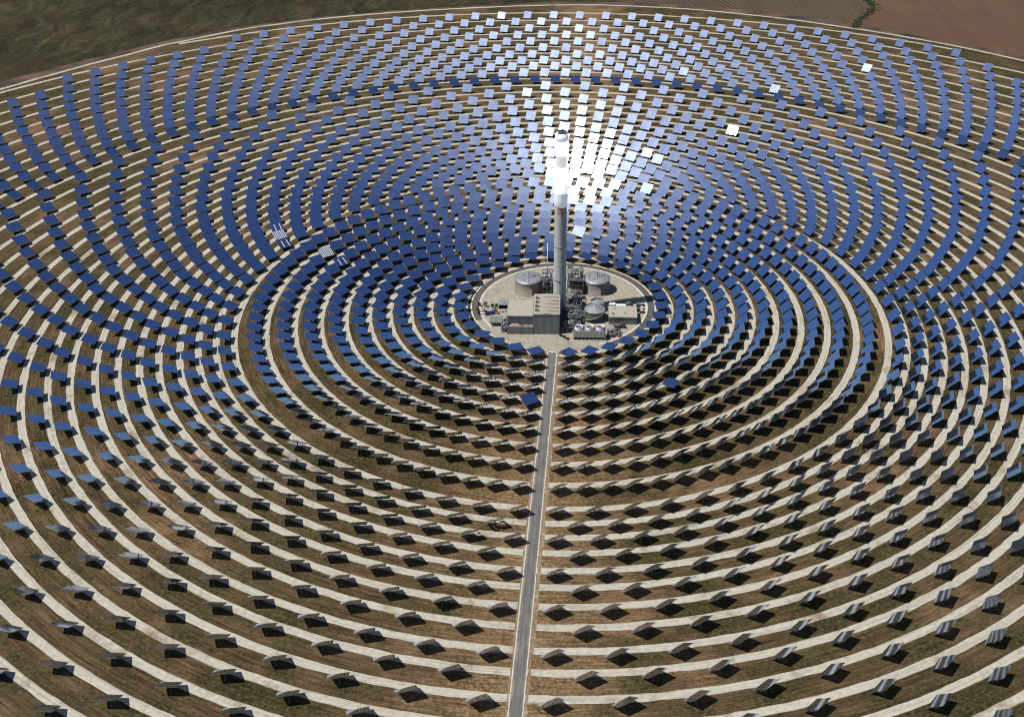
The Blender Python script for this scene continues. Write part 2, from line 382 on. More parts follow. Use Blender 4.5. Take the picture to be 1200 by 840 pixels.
# ------------------------------------------------------------------ ground
def disc(rf, z, mat, name, n=240, c=RC):
    mb = MB(); pts = []
    for i in range(n):
        a = 2 * math.pi * i / n; r = rf(a) if callable(rf) else rf
        pts.append((c[0] + r * math.sin(a), c[1] + r * math.cos(a), z))
    mb.face(list(reversed(pts)), mat); return structure(mb, name)
def ring(r0, r1, z, mat, name, a0=0.0, a1=360.0, n=None, c=RC, wob=0.0, label=None):
    mb = MB(); n = n or max(48, int((r0 + r1) * abs(R(a1 - a0)) / 2 / 4.5)); sd = random.random() * 100
    full = abs(a1 - a0) >= 359.99; N_ = n if full else n + 1
    for i in range(N_):
        a = R(a0 + (a1 - a0) * i / n)
        w0 = wob * (math.sin(a * 61 + sd) + math.sin(a * 149 + 2 * sd) + 1.2 * random.uniform(-1, 1)) * .5
        w1 = wob * (math.sin(a * 73 + 3 * sd) + math.sin(a * 131 + sd) + 1.2 * random.uniform(-1, 1)) * .5
        for r in ((r0(a) if callable(r0) else r0) + w0, (r1(a) if callable(r1) else r1) + w1):
            mb.v.append((c[0] + r * math.sin(a), c[1] + r * math.cos(a), z))
    for i in range(n):
        j = (i + 1) % N_
        mb.f.append((2*i, 2*i+1, 2*j+1, 2*j)[::-1]); mb.m.append(mb.mi(mat)); mb.smooth.append(False)
    return structure(mb, name, label)

mb = MB(); mb.face([(-30000,-30000,-0.3),(30000,-30000,-0.3),(30000,30000,-0.3),(-30000,30000,-0.3)], M['farm']); structure(mb, 'ground')
OUT = [(-180,900),(-120,890),(-70,876),(-52.5,875.6),(-48,881.5),(-42.4,893),(-36.6,911),(-28.5,930),(-20.7,935),(-12.8,937),(-7.3,941),(-3.3,947),(3,953),(11,950),(19,940),(26.7,929),(34.4,922),(41.9,914),(60,900),(120,890),(180,900)]
def out_r(a):
    d = math.degrees(a); d = (d + 180) % 360 - 180
    for (a0, r0), (a1, r1) in zip(OUT, OUT[1:]):
        if a0 <= d <= a1:
            t = (d - a0) / (a1 - a0); t = t * t * (3 - 2 * t) * .5 + t * .5; return r0 + (r1 - r0) * t
    return 900
disc(lambda a: out_r(a) + 1.5, -0.15, M['soil'], 'field_ground', 480)
ring(lambda a: out_r(a) + 3.5, lambda a: out_r(a) + 17 + 7 * math.sin(a * 5), -0.12, simple('turned_earth', (0.085, 0.052, 0.034), 0.95, 0, 0.75, 0.03), 'verge_earth', n=480, wob=2.0)
ring(lambda a: out_r(a) - 3.0, lambda a: out_r(a) + 2.6, 0.0, M['gravel'], 'perimeter_track', n=480, wob=0.4)

Z1 = [82.5, 98, 114.4, 130.8, 147.4, 164, 182.6, 202.2, 222.6, 244.8]
Z2 = [267.6, 281.3, 294.5, 308.4, 323.6, 337.5, 352.9, 368.8, 386.2, 401.4, 419.1, 437.5, 456.5, 477.1, 497.8, 520.8, 545.7]
Z3 = [571.5, 597.7, 624.5, 649.7, 676.3, 706.2, 736.3, 767.4, 800.5, 835.2, 870.0]
B1, B2, B3 = list(Z1), list(Z2), list(Z3)      # radii of the paths
for i, r in enumerate(B1): ring(r - (6.6 if i == 0 else 10.6), r - (3.0 if i == 0 else 5.3), -0.06, M['gravel'], 'gravel_path', wob=0.25)
for r in B2 + B3 + [910.3]:
    if r > 900: ring(r - 9.3, r - 3.6, -0.06, M['gravel'], 'gravel_path', -36, 36, wob=0.3)
    else: ring(r - 9.2, r - 3.9, -0.06, M['gravel'], 'gravel_path', wob=0.25)

# service road: strip from the pad straight to beyond the frame, pale kerb shoulders
def road_x(y): return -5.3 + (y + 83.0) * (14.0 / 344.0)
def road_strip(o0, o1, z, mat, name, y0=-74, y1=-900, n=60, wob=0.0):
    mb = MB()
    for i in range(n + 1):
        y = y0 + (y1 - y0) * i / n
        for o in (o0, o1): mb.v.append((road_x(y) + o + wob * random.uniform(-1, 1), y, z))
    for i in range(n): mb.f.append((2*i, 2*i+1, 2*i+3, 2*i+2)[::-1]); mb.m.append(mb.mi(mat)); mb.smooth.append(False)
    return structure(mb, name)
road_strip(-4.0, -3.4, 0.03, M['kerb'], 'road_edge'); road_strip(3.4, 4.0, 0.03, M['kerb'], 'road_edge')
road_strip(-5.0, -4.0, -0.03, gravel_material('road_verge_gravel', (0.18, 0.13, 0.08), (0.27, 0.21, 0.14), (0.42, 0.36, 0.28), lo=0.42, hi=0.6), 'road_verge', wob=0.8)
road_strip(4.0, 6.2, -0.03, bpy.data.materials['road_verge_gravel'], 'road_verge', wob=0.9)
road_strip(-3.4, 3.4, 0.0, M['asphalt'], 'road')
# pad
PC = (3.1, -1.2)
disc(67.6, 0.06, M['pad'], 'pad_ground', 160, PC)
ring(75.0, 76.2, 0.10, M['kerb'], 'pad_outer_kerb', c=PC, n=160)
ring(69.4, 75.0, 0.04, M['asphalt_pad'], 'ring_road', a0=-112, a1=152, c=PC, n=160)
ring(67.6, 69.4, 0.12, M['kerb'], 'pad_kerb', a0=-124, a1=156, c=PC, n=160)
ring(67.3, 75.0, 0.03, M['pad'], 'pad_apron', a0=152, a1=248, c=PC, n=80)

# ------------------------------------------------------------------ heliostats
H0, PW, PH = 5.7, 11.5, 10.0
AIM = Vector((16.0, -11.3, 114.0))
def road_dist(x, y):
    return 999 if y > -70 else abs(x - road_x(y))
spots = []   # x, y, zone, row, az, special
for i, r in enumerate(Z1):
    az0 = math.degrees(math.atan2(road_x(-r) - RC[0], -r))          # azimuth of the road at this radius
    arc = 2 * math.pi * r - 25.0; n = round(arc / 16.35); st = math.degrees(arc / n / r); g = math.degrees(12.5 / r)
    for k in range(n + 1):
        az = az0 + g + st * k
        spots.append([r, az, 1, i, k])
S = 360 / 71
for i, r in enumerate(Z2):
    for k in range(71): spots.append([r, 180.27 + S * (k + .5 * (i % 2)), 2, i, k])
for i, r in enumerate(Z3):
    for k in range(142):
        az = -1.0 + S / 2 * (k + .5 * (i % 2)); az = (az + 180) % 360 - 180
        if abs(az) > 75: continue
        if i == 10 and not (-32.5 < az < 37.6): continue
        if i == 9 and not (-49.5 < az < 42.0): continue
        if i == 8 and not (-56.5 < az < 52): continue
        spots.append([r, az, 3, i, k])
class Hs: pass
hs = []
for r, az, zone, row, k in spots:
    h = Hs(); a = R(az); h.r, h.az, h.zone, h.row = r, (az + 180) % 360 - 180, zone, row
    h.x = RC[0] + r * math.sin(a); h.y = RC[1] + r * math.cos(a)
    if zone == 2 and road_dist(h.x, h.y) < 9.5: continue
    u, v, z = project((h.x, h.y, H0)); h.u, h.v, h.z = u, v, z
    if z < 50 or u < -200 or u > 1400 or v > 1050: continue
    h.mode = 'stow' if (zone == 3 and row == 0) else 'level' if (zone == 1 and row == 0) else 'track'; h.var = None
    hs.append(h)
def nearest(u, v): return min(hs, key=lambda h: (h.u - u) ** 2 + (h.v - v) ** 2)
for u, v in ((859, 153),): nearest(u, v).mode = 'glint'
for u, v in ((1016.7, 81.7), (757.5, 220), (770, 186.7), (802.7, 86), (758, 178), (588, 19.5), (906.7, 107.7), (676.7, 270), (622, 106)): nearest(u, v).mode = 'halfglint'
nearest(787, 447).mode = 'flat'; nearest(622, 467).mode = 'tiltcam'
for u, v in ((330, 272), (385, 295)): nearest(u, v).var = 'striped'
for u, v in ((322, 262), (403, 307), (334, 282)): nearest(u, v).var = 'striped2' if nearest(u, v).var is None else nearest(u, v).var
nearest(573, 608).var = 'broken'; nearest(546, 628).var = 'broken2'
def basis(h):
    p = Vector((h.x, h.y, H0)); t = (AIM - p).normalized(); c = (CAM - p).normalized()
    if h.mode == 'track': n = SUN + t
    elif h.mode == 'stow': n = Vector((t.x, t.y, 0)).normalized() * 0.50 + Vector((0, 0, 0.87))
    elif h.mode == 'flat': n = Vector((0, 0, 1)) + 0.03 * t
    elif h.mode == 'level': n = Vector((0, 0, 1)) + 0.10 * (SUN + t).normalized() + 0.05 * t
    elif h.mode == 'glint': n = SUN + c
    elif h.mode == 'halfglint':
        ang = c.angle(t); f = max(0.0, 1 - R(5.6) / ang); n = SUN + t.slerp(c, f)
    elif h.mode == 'tiltcam': n = Vector((0.12, -0.22, 0.95))
    n.normalize(); j = 0.0045 if h.zone > 1 or h.row > 2 else 0.002
    n = (n + Vector((random.gauss(0, j), random.gauss(0, j), random.gauss(0, j)))).normalized()
    tr = SUN + t; hz = Vector((tr.x, tr.y, 0)).normalized() if h.mode in ('flat', 'level') else Vector((n.x, n.y, 0)).normalized()
    uu = Vector((0, 0, 1)).cross(hz).normalized() * -1.0
    vv = n.cross(uu).normalized(); uu = vv.cross(n).normalized()
    return uu, vv, n
inview = [h for h in hs if -8 < h.u < 1208 and -8 < h.v < 848]
inview.sort(key=lambda h: h.z)
near = inview[:300]; nearset = set(id(h) for h in near)
NX, NY = 7, 5
# --- parts of one heliostat, in its own frame (u = x across, v = y up the panel, n = z)
def panel_mesh(kind=None):
    mb = MB(); fw, fh = PW / NX, PH / NY; g = 0.035
    for i in range(NX):
        for j in range(NY):
            if kind == 'broken' and (i, j) in ((4, 3), (5, 3), (5, 2), (4, 2), (3, 3), (1, 1), (2, 0), (1, 2), (4, 4)): continue
            if kind == 'broken2' and (i, j) in ((5, 4), (6, 3), (5, 3)): continue
            cx, cy_ = -PW / 2 + fw * (i + .5), -PH / 2 + fh * (j + .5)
            tx, ty = -cx / 620.0, -cy_ / 620.0             # facets canted towards the middle
            T = Matrix.Translation((cx, cy_, (cx * cx + cy_ * cy_) / 1240.0)) @ Matrix.Rotation(-ty, 4, 'X') @ Matrix.Rotation(tx, 4, 'Y')
            mb.box(-fw / 2 + g, fw / 2 - g, -fh / 2 + g, fh / 2 - g, 0.0, 0.05, M['back'], M['mirror'], T=T)
    return mb
def frame_mesh():
    mb = MB()
    mb.tube((-5.4, 0, -0.72), (5.4, 0, -0.72), 0.24, M['galv'], n=10)
    for x in (-5.2, -3.45, -1.72, 1.72, 3.45, 5.2):
        mb.box(x - .05, x + .05, -4.7, 4.7, -0.16, -0.03, M['galv'])
        mb.tube((x, -4.5, -0.16), (x, -0.2, -0.8), 0.06, M['galv'], n=6); mb.tube((x, 4.5, -0.16), (x, 0.2, -0.8), 0.06, M['galv'], n=6)
    for y in (-2.9, 2.9): mb.box(-5.9, 5.9, y - .06, y + .06, -0.27, -0.165, M['galv'])
    return mb
def drive_mesh():
    mb = MB(); mb.tube((0, 0, -0.95), (0, 0, 0.05), 0.42, M['steelmid'], n=14); mb.box(-0.55, 0.55, -0.4, 0.4, 0.02, 0.42, M['steelmid'])
    mb.tube((0.5, -0.2, -0.6), (1.0, -0.2, -0.6), 0.16, M['steelmid'], n=8); return mb
def pedestal_mesh():
    mb = MB(); mb.lathe(0, 0, [(0.62, 0.0), (0.62, 0.12), (0.34, 0.13), (0.30, H0 - 1.6), (0.36, H0 - 1.55), (0.36, H0 - 1.45), (0.0, H0 - 1.45)], M['post'], 16); return mb
def foot_mesh():
    mb = MB(); mb.lathe(0, 0, [(0.85, -0.1), (0.85, 0.08), (0.0, 0.08)], M['footing'], 20); return mb
def cabinet_mesh():
    mb = MB(); mb.box(0.34, 0.62, -0.3, 0.3, 1.0, 1.9, M['steelmid']); return mb
protos = {}
for kind in (None, 'broken', 'broken2'):
    o = panel_mesh(kind).build('mirror_panel'); protos[kind] = o.data; bpy.data.objects.remove(o)
for nm, fn in (('support_frame', frame_mesh), ('drive_unit', drive_mesh), ('pedestal', pedestal_mesh), ('footing', foot_mesh), ('control_cabinet', cabinet_mesh)):
    o = fn().build(nm); protos[nm] = o.data; bpy.data.objects.remove(o)

ORD = ['first','second','third','fourth','fifth','sixth','seventh','eighth','ninth','tenth','eleventh','twelfth','thirteenth','fourteenth','fifteenth','sixteenth','seventeenth','eighteenth','nineteenth','twentieth','twenty-first','twenty-second','twenty-third','twenty-fourth','twenty-fifth','twenty-sixth','twenty-seventh','twenty-eighth','twenty-ninth','thirtieth','thirty-first','thirty-second','thirty-third','thirty-fourth','thirty-fifth','thirty-sixth','thirty-seventh','thirty-eighth','thirty-ninth','fortieth']
rows = {}
for h in inview:
    side = 'left' if h.x < (road_x(h.y) if h.y < 0 else 0) else 'right'
    rows.setdefault((h.zone, h.row, side), []).append(h)
for (zone, row, side), L in rows.items():
    rowy = -437 if zone == 2 and row >= 11 else None
    L.sort(key=lambda h: abs(180 - abs(h.az)) if True else 0)
    for i, h in enumerate(L):
        if zone == 2 and row >= 10:
            h.label = 'heliostat %s up from the picture bottom in the %s row outside the ring track, %s side' % (ORD[i], ORD[row], side)
        elif zone == 2:
            h.label = 'heliostat %s to the %s of the service road, %s row outside the ring track' % (ORD[i], side, ORD[row])
        elif zone == 1:
            h.label = 'heliostat %s to the %s of the service road, %s row out from the plant' % (ORD[min(i, 39)], side, ORD[row])
        else: h.label = 'heliostat %s on the %s' % (ORD[min(i, 39)], side)
for h in near:
    e = empty('heliostat', (h.x, h.y, -0.1))
    lab = h.label
    if h.var and h.var.startswith('broken'): lab = lab.replace('heliostat', 'heliostat missing mirror facets,', 1).replace(' to the ', ' ').replace('service ', '').replace(' the ring', ' ring')
    if h.mode == 'flat': lab = lab.replace('heliostat', 'heliostat lying flat', 1)
    if len(lab.split()) > 16: lab = ' '.join(lab.replace(' the picture', ' picture').replace(' to the ', ' ').replace(' up from', ' from').split())
    if len(lab.split()) > 16: print('LONG', lab)
    tag(e, lab, 'heliostat', 'heliostats standing in rings on the lower part of the field')
    uu, vv, n = basis(h)
    m4 = Matrix((uu, vv, n)).transposed().to_4x4()
    def part(nm, data, T=None):
        o = bpy.data.objects.new(nm, data); col.objects.link(o); o.parent = e
        o.matrix_local = T if T is not None else Matrix.Identity(4); return o
    Tp = Matrix.Translation((0, 0, H0)) @ m4
    part('mirror_panel', protos[h.var if h.var in ('broken', 'broken2') else None], Tp @ Matrix.Translation((0, 0, 0.05)))
    part('support_frame', protos['support_frame'], Tp)
    az = math.atan2(n.x, n.y)
    part('drive_unit', protos['drive_unit'], Matrix.Translation((0, 0, H0 - 0.75)) @ Matrix.Rotation(-az, 4, 'Z'))
    part('pedestal', protos['pedestal']); part('footing', protos['footing']); part('control_cabinet', protos['control_cabinet'], Matrix.Rotation(-az + 2.0, 4, 'Z'))
# --- the rest of the field, as one mass
mb = MB()
stripe = simple('pale_strip', (0.52, 0.55, 0.60), 0.6)  # matt pale strips laid over the striped mirror panels
for h in hs:
    if id(h) in nearset: continue
    uu, vv, n = basis(h); p = Vector((h.x, h.y, H0)); m4 = Matrix((uu, vv, n)).transposed().to_4x4(); T = Matrix.Translation(p) @ m4
    mb.box(-PW/2, PW/2, -PH/2, PH/2, -0.02, 0.10, M['back'], M['mirror'], T=T)
    if h.var in ('striped', 'striped2'):
        for i in range(1 if h.var == 'striped' else 2, NX + 1, 1 if h.var == 'striped' else 3):
            x = -PW/2 + PW / NX * (i - .5); y0 = -PH/2 + .3 if h.var == 'striped' else -PH/2 + 2.2
            mb.box(x - .42, x + .42, y0, PH/2 - .3, 0.11, 0.16, stripe, stripe, T=T)
    mb.box(-5.4, 5.4, -.25, .25, -0.95, -0.5, M['galv'], T=T)
    for x in (-4.4, -1.6, 1.6, 4.4): mb.box(x - .06, x + .06, -4.5, 4.5, -0.45, -0.03, M['galv'], T=T)
    mb.tube((h.x, h.y, -0.15), (h.x, h.y, H0 - 0.6), 0.33, M['post'], n=7, caps=False)
o = mb.build('heliostat_field'); tag(o, 'blue mirror heliostats packed in rings round the plant and up to the far track', 'heliostats', kind='stuff')
print('heliostats', len(hs), 'inview', len(inview), 'near', len(near))
#PLANT
# ------------------------------------------------------------------ solar tower
e = empty('solar_tower', (0, -11.3, 0.06)); tag(e, 'tall round concrete tower with a blazing white receiver near its top', 'tower')
mb = MB(); mb.lathe(0, 0, [(5.2, 0), (4.95, 30), (4.7, 60), (4.6, 89)], M['concrete'], 56); mb.build('shaft', e)
mb = MB(); mb.lathe(0, 0, [(5.15, 28.0), (5.3, 28.0), (5.3, 28.5), (4.9, 28.5)], M['steelmid'], 40); mb.build('ring_beam', e)
mb = MB(); mb.lathe(0, 0, [(4.8, 56.0), (4.9, 56.0), (4.9, 56.4), (4.7, 56.4)], M['steelmid'], 40); mb.build('ring_beam', e)
mb = MB(); mb.lathe(0, 0, [(4.62, 88.3), (5.0, 88.8), (5.05, 94), (5.1, 99), (5.25, 105.98), (5.0, 106.0)], M['spill2'], 56, mats=[M['spill2'], M['spill2'], M['spill2'], M['spill1'], M['spill1']]); mb.build('lower_cladding', e)  # emission steps up towards the receiver to imitate spilled beam light
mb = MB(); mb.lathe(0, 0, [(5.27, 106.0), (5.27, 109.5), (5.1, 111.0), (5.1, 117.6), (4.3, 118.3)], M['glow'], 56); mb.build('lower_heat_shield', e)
mb = MB()
for i in range(16):
    a = 2 * math.pi * i / 16; T = Matrix.Rotation(a, 4, 'Z')
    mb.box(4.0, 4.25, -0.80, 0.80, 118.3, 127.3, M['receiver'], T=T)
mb.lathe(0, 0, [(4.0, 118.1), (4.0, 127.5)], M['darkcap'], 32)
mb.build('receiver', e)
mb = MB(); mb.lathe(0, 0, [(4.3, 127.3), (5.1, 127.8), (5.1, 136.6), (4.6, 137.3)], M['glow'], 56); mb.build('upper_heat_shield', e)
mb = MB(); mb.lathe(0, 0, [(4.6, 137.3), (4.8, 137.4), (4.8, 142.2), (0, 142.3)], M['spill2'], 40); mb.build('top_drum', e)
mb = MB(); mb.box(-2.6, 3.0, -2.0, 2.2, 142.3, 144.2, M['darkcap']); mb.tube((0.5, 0.2, 144.2), (0.5, 0.2, 145.4), 0.7, M['darkcap'], n=12)
for i in range(20):
    a = 2 * math.pi * i / 20; mb.tube((4.65 * math.cos(a), 4.65 * math.sin(a), 142.2), (4.65 * math.cos(a), 4.65 * math.sin(a), 143.4), 0.06, M['steel'], n=5)
mb.lathe(0, 0, [(4.6, 143.35), (4.7, 143.35), (4.7, 143.45), (4.6, 143.45)], M['steel'], 40); mb.build('roof_machinery', e)
# round emblem facing the road: a broken ring with a disc in it, wrapped on the shaft
mb = MB(); zc, rr = 85.4, 4.68
def wrap(x, z): a = x / rr; return (rr * math.sin(a), -rr * math.cos(a), zc + z)
for (ra, rb) in ((1.75, 2.75), (0.0, 0.95)):
    for i in range(28):
        a0, a1 = 2 * math.pi * i / 28, 2 * math.pi * (i + 1) / 28
        if ra > 0 and i % 7 == 6: continue
        P = [wrap(ra * math.cos(a0), ra * math.sin(a0)), wrap(rb * math.cos(a0), rb * math.sin(a0)), wrap(rb * math.cos(a1), rb * math.sin(a1)), wrap(ra * math.cos(a1), ra * math.sin(a1))]
        mb.face(P if ra > 0 else P[1:3] + [wrap(0, 0)], M['red'])
mb.build('emblem', e)

# ------------------------------------------------------------------ storage tanks
def salt_tank(cx, cy_, r, h, label):
    e = empty('salt_tank', (cx, cy_, 0.06)); tag(e, label, 'storage tank', 'large molten salt tanks')
    mb = MB(); mb.lathe(0, 0, [(r + .8, 0), (r + .8, .5), (r, .5), (r, h)], M['tankwall'], 72); mb.build('tank_wall', e)
    mb = MB(); mb.lathe(0, 0, [(r, h), (r + .35, h + .05), (r + .3, h + .3), (r * .75, h + 1.15), (r * .4, h + 1.75), (0.01, h + 1.95)], M['tankroof'], 72, smooth=True)
    mb.build('roof', e)
    mb = MB()
    for i in range(44):
        a = 2 * math.pi * i / 44; mb.tube((r * math.cos(a), r * math.sin(a), h), (r * math.cos(a), r * math.sin(a), h + 1.3), 0.05, M['pipe'], n=4)
    mb.lathe(0, 0, [(r - .04, h + 1.25), (r + .06, h + 1.25), (r + .06, h + 1.35), (r - .04, h + 1.35)], M['pipe'], 60); mb.build('railing', e)
    mb = MB()
    for i in range(9):
        a = random.uniform(0, 6.28); q = random.uniform(.25, .8) * r
        mb.tube((q * math.cos(a), q * math.sin(a), h + .8), (q * math.cos(a), q * math.sin(a), h + 2.6 + random.random()), random.uniform(.25, .6), M['pipe'], n=10)
    mb.tube((-r * .5, 0, h + 2.2), (r * .6, 1.5, h + 2.2), .3, M['pipe'], n=8); mb.tube((0, -r * .3, h + 2.4), (0, r * .8, h + 2.4), .3, M['pipe'], n=8)
    mb.build('roof_nozzles', e); return e
salt_tank(-26.3, 23.4, 11.4, 10.6, 'wide beige molten salt tank with grey roof left of the tower')
salt_tank(31.0, 24.4, 11.0, 10.6, 'wide beige molten salt tank with grey roof right of the tower')
def cone_tank(cx, cy_, r, h, rise, wall, label, name='water_tank'):
    e = empty(name, (cx, cy_, 0.06)); tag(e, label, 'storage tank')
    mb = MB(); mb.lathe(0, 0, [(r + .3, 0), (r, .1), (r, h)], wall, 56); mb.build('tank_wall', e)
    mb = MB(); mb.lathe(0, 0, [(r + .15, h - .1), (r + .2, h + .1), (r * .5, h + rise * .55), (0.3, h + rise)], M['tankroof'], 56, smooth=False); mb.tube((0, 0, h + rise - .2), (0, 0, h + rise + .8), .5, M['pipe'], n=10); mb.build('cone_roof', e)
    mb = MB()                                                 # spiral stair
    n = 26
    for i in range(n):
        a = R(200) + R(130) * i / n; z = h * i / n; ca, sa = math.cos(a), math.sin(a)
        T = Matrix.Translation((0, 0, z)) @ Matrix.Rotation(a, 4, 'Z'); mb.box(r + .02, r + 1.0, -.45, .45, .1, .2, M['pipe'], T=T)
        mb.tube(((r + 1) * ca, (r + 1) * sa, z + .1), ((r + 1) * ca, (r + 1) * sa, z + 1.3), .04, M['pipe'], n=4)
    mb.build('spiral_stair', e); return e
cone_tank(28.4, -23.7, 8.1, 8.5, 3.0, M['green'], 'olive green tank with a shining cone roof, beside the pale right-hand building')
cone_tank(31.0, -8.2, 5.3, 7.2, 1.6, M['tankwall'], 'smaller tank with silver roof, just behind the olive green tank')

# ------------------------------------------------------------------ turbine hall and annex
e = empty('turbine_hall', (-10.0, -33.4, 0.06)); tag(e, 'tall grey windowless hall with ribbed beige roof in front of the tower', 'building')
x0, x1, y0, y1, h = -10.3, 10.3, -16.1, 16.1, 17.3
mb = MB(); mb.face([(x0,y0,0),(x1,y0,0),(x1,y0,h),(x0,y0,h)], M['wall']); mb.build('front_wall', e)
mb = MB(); mb.face([(x1,y1,0),(x0,y1,0),(x0,y1,h),(x1,y1,h)], M['wall']); mb.build('back_wall', e)
mb = MB(); mb.face([(x1,y0,0),(x1,y1,0),(x1,y1,h),(x1,y0,h)], M['wallside']); mb.build('side_wall', e)
mb = MB(); mb.face([(x0,y1,0),(x0,y0,0),(x0,y0,h),(x0,y1,h)], M['wallside']); mb.build('side_wall', e)
mb = MB(); mb.face([(x0-.2,y0-.2,h+.05),(0,y0-.2,h+.75),(0,y1+.2,h+.75),(x0-.2,y1+.2,h+.05)], M['roof']); mb.face([(0,y0-.2,h+.75),(x1+.2,y0-.2,h+.05),(x1+.2,y1+.2,h+.05),(0,y1+.2,h+.75)], M['roof'])
for k in range(5): mb.box(x0 + 7.5, x1 - .6, y0 + 4.2 + 5.6 * k, y0 + 4.5 + 5.6 * k, h + .2, h + .95, M['trim'])
rf = mb.build('roof', e)
for k in range(4):
    yy = y0 + 5 + k * 6.6; mb = MB(); mb.box(x0 + 1.4, x0 + 4.6, yy - .9, yy + .9, h + .2, h + 1.3, M['steelmid']); mb.tube((x0 + 2.4, yy, h + 1.3), (x0 + 2.4, yy, h + 1.9), .7, M['darkcap'], n=12); mb.build('roof_vent', rf)
mb = MB(); mb.box(x0-.25, x1+.25, y0-.32, y0-.12, h-.5, h+.35, M['trim']); mb.box(x0-.25, x1+.25, y1+.12, y1+.32, h-.5, h+.35, M['trim'])
mb.box(x0-.33, x0-.1, y0-.1, y1+.1, h-.5, h+.34, M['trim']); mb.box(x1+.1, x1+.33, y0-.1, y1+.1, h-.5, h+.34, M['trim']); mb.build('roof_edge', e)
mb = MB(); mb.box(3.5, 7.5, y0-.12, y0-.02, 0, 4.6, M['steelmid']); mb.build('roller_door', e)
mb = MB(); mb.box(-6.5, -5.5, y0-.1, y0-.02, 0, 2.2, M['steel']); mb.build('door', e)
e = empty('annex_building', (-30.8, -28.9, 0.06)); tag(e, 'lower grey annex with flat plain beige roof, left of the tall hall', 'building')
x0, x1, y0, y1, h = -10.1, 10.1, -13.1, 13.1, 11.5
mb = MB(); mb.box(x0, x1, y0, y1, 0, h - .02, M['wall']); mb.build('walls', e)
mb = MB(); mb.box(x0 - .15, x1 + .05, y0 - .15, y1 + .15, h, h + .22, M['roof2']); mb.build('roof', e)
mb = MB(); mb.box(x0-.3, x0-.16, y0-.3, y1+.3, h-.3, h+.6, M['kerb']); mb.box(x0-.3, x1-.1, y0-.32, y0-.16, h-.3, h+.6, M['kerb']); mb.box(x0-.3, x1-.1, y1+.16, y1+.32, h-.3, h+.6, M['kerb']); mb.build('parapet', e)
mb = MB(); mb.box(x0, x1, y0 - 8.0, y0 - 7.7, 0, 6.6, M['wall']); mb.box(x0, x0 + .3, y0 - 7.69, y0 - .03, 0, 6.6, M['wall']); mb.box(x0 + .3, x1, y0 - 7.69, y0 - .03, 0, 3.9, M['steelmid'], M['trim']); mb.build('equipment_yard', e)
mb = MB(); mb.box(x0 - .05, x1, y0 - 8.08, y0 - 7.62, 6.6, 6.8, M['kerb']); mb.build('yard_coping', e)
mb = MB(); mb.box(x0 + 3.2, x0 + 9.2, y0 - 6.2, y0 - 2.6, 3.92, 6.4, M['pink']); mb.box(x0+10.5, x0+12.5, y0-5.6, y0-3.2, 3.92, 6.0, M['steel']); mb.build('air_duct', e)
mb = MB()
for k in range(4): mb.tube((x0 + 13 + 1.9 * k, y0 - 4.4, 3.92), (x0 + 13 + 1.9 * k, y0 - 4.4, 6.2), .75, M['pipe'] if k % 2 else M['steelmid'], n=12)
mb.box(x0 + 12.6, x1 - .4, y0 - 6.7, y0 - 5.8, 3.92, 5.2, M['tankroof']); mb.build('fan_units', e)
e = empty('control_building', (50.6, -24.2, 0.06)); tag(e, 'low building with pale beige roof at the right edge of the plant', 'building')
x0, x1, y0, y1, h = -11.0, 11.0, -8.7, 8.7, 6.3
mb = MB(); mb.box(x0, x1, y0, y1, 0, h - .02, M['wall']); mb.build('walls', e)
mb = MB(); mb.box(x0 - .2, x1 + .2, y0 - .2, y1 + .2, h, h + .25, M['roof2']); rf = mb.build('roof', e)
mb = MB(); mb.box(x0-.32, x1+.32, y0-.34, y0-.21, h-.2, h+.6, M['kerb']); mb.box(x0-.32, x1+.32, y1+.21, y1+.34, h-.2, h+.6, M['kerb']); mb.box(x0-.34, x0-.21, y0-.2, y1+.2, h-.2, h+.6, M['kerb']); mb.box(x1+.21, x1+.34, y0-.2, y1+.2, h-.2, h+.6, M['kerb']); mb.build('parapet', rf)
for k in range(7):
    mb = MB(); mb.box(x0 + 1.2 + 3 * k, x0 + 2.4 + 3 * k, y0 - .08, y0 - .02, 3.4, 4.6, M['glass']); mb.build('window', e)
for k in range(5):
    mb = MB(); xx, yy = x0 + random.uniform(2, 20), y0 + random.uniform(3, 15); mb.box(xx, xx + .9, yy, yy + .9, h + .25, h + 1.0, M['steelmid']); mb.build('roof_vent', rf)
# pale blocks behind it
def block(name, label, cat, x0, x1, y0, y1, h, wall, roof, extra=None, group=None):
    cx, cy_ = (x0 + x1) / 2, (y0 + y1) / 2; e = empty(name, (cx, cy_, 0.06)); tag(e, label, cat, group); w, d = (x1 - x0) / 2, (y1 - y0) / 2
    mb = MB(); mb.box(-w, w, -d, d, 0, h, wall); mb.build('body', e)
    mb = MB(); mb.box(-w - .12, w + .12, -d - .12, d + .12, h + .003, h + .2, roof); mb.build('roof', e)
    mb = MB(); mb.box(-.5, .5, -d - .06, -d - .01, 0, min(2.1, h * .8), M['steel']); mb.build('door', e)
    if extra: extra(e, w, d, h)
    return e
block('switchgear_cabin', 'white box cabin behind the left corner of the pale right-hand building', 'cabin', 40.6, 45.6, -6.8, -1.2, 3.2, M['white'], M['white'])
block('equipment_container', 'long pale container behind the low right-hand building', 'container', 46.4, 54.0, -8.2, -4.6, 2.7, M['roof2'], M['white'])
e = empty('storage_shed', (-45.1, -6.3, 0.06)); tag(e, 'grey roofed shed with one wide dark opening, left of the annex', 'shed')
mb = MB(); mb.box(-4.3, 4.3, 3.5, 3.8, 0, 3.7, M['steelmid']); mb.box(-4.3, -4.05, -3.7, 3.49, 0, 3.7, M['steelmid']); mb.box(4.05, 4.3, -3.7, 3.49, 0, 3.7, M['steelmid']); mb.build('walls', e)
mb = MB(); mb.box(-4.6, 4.6, -4.0, 4.0, 3.72, 3.95, M['tankroof']); mb.build('roof', e)
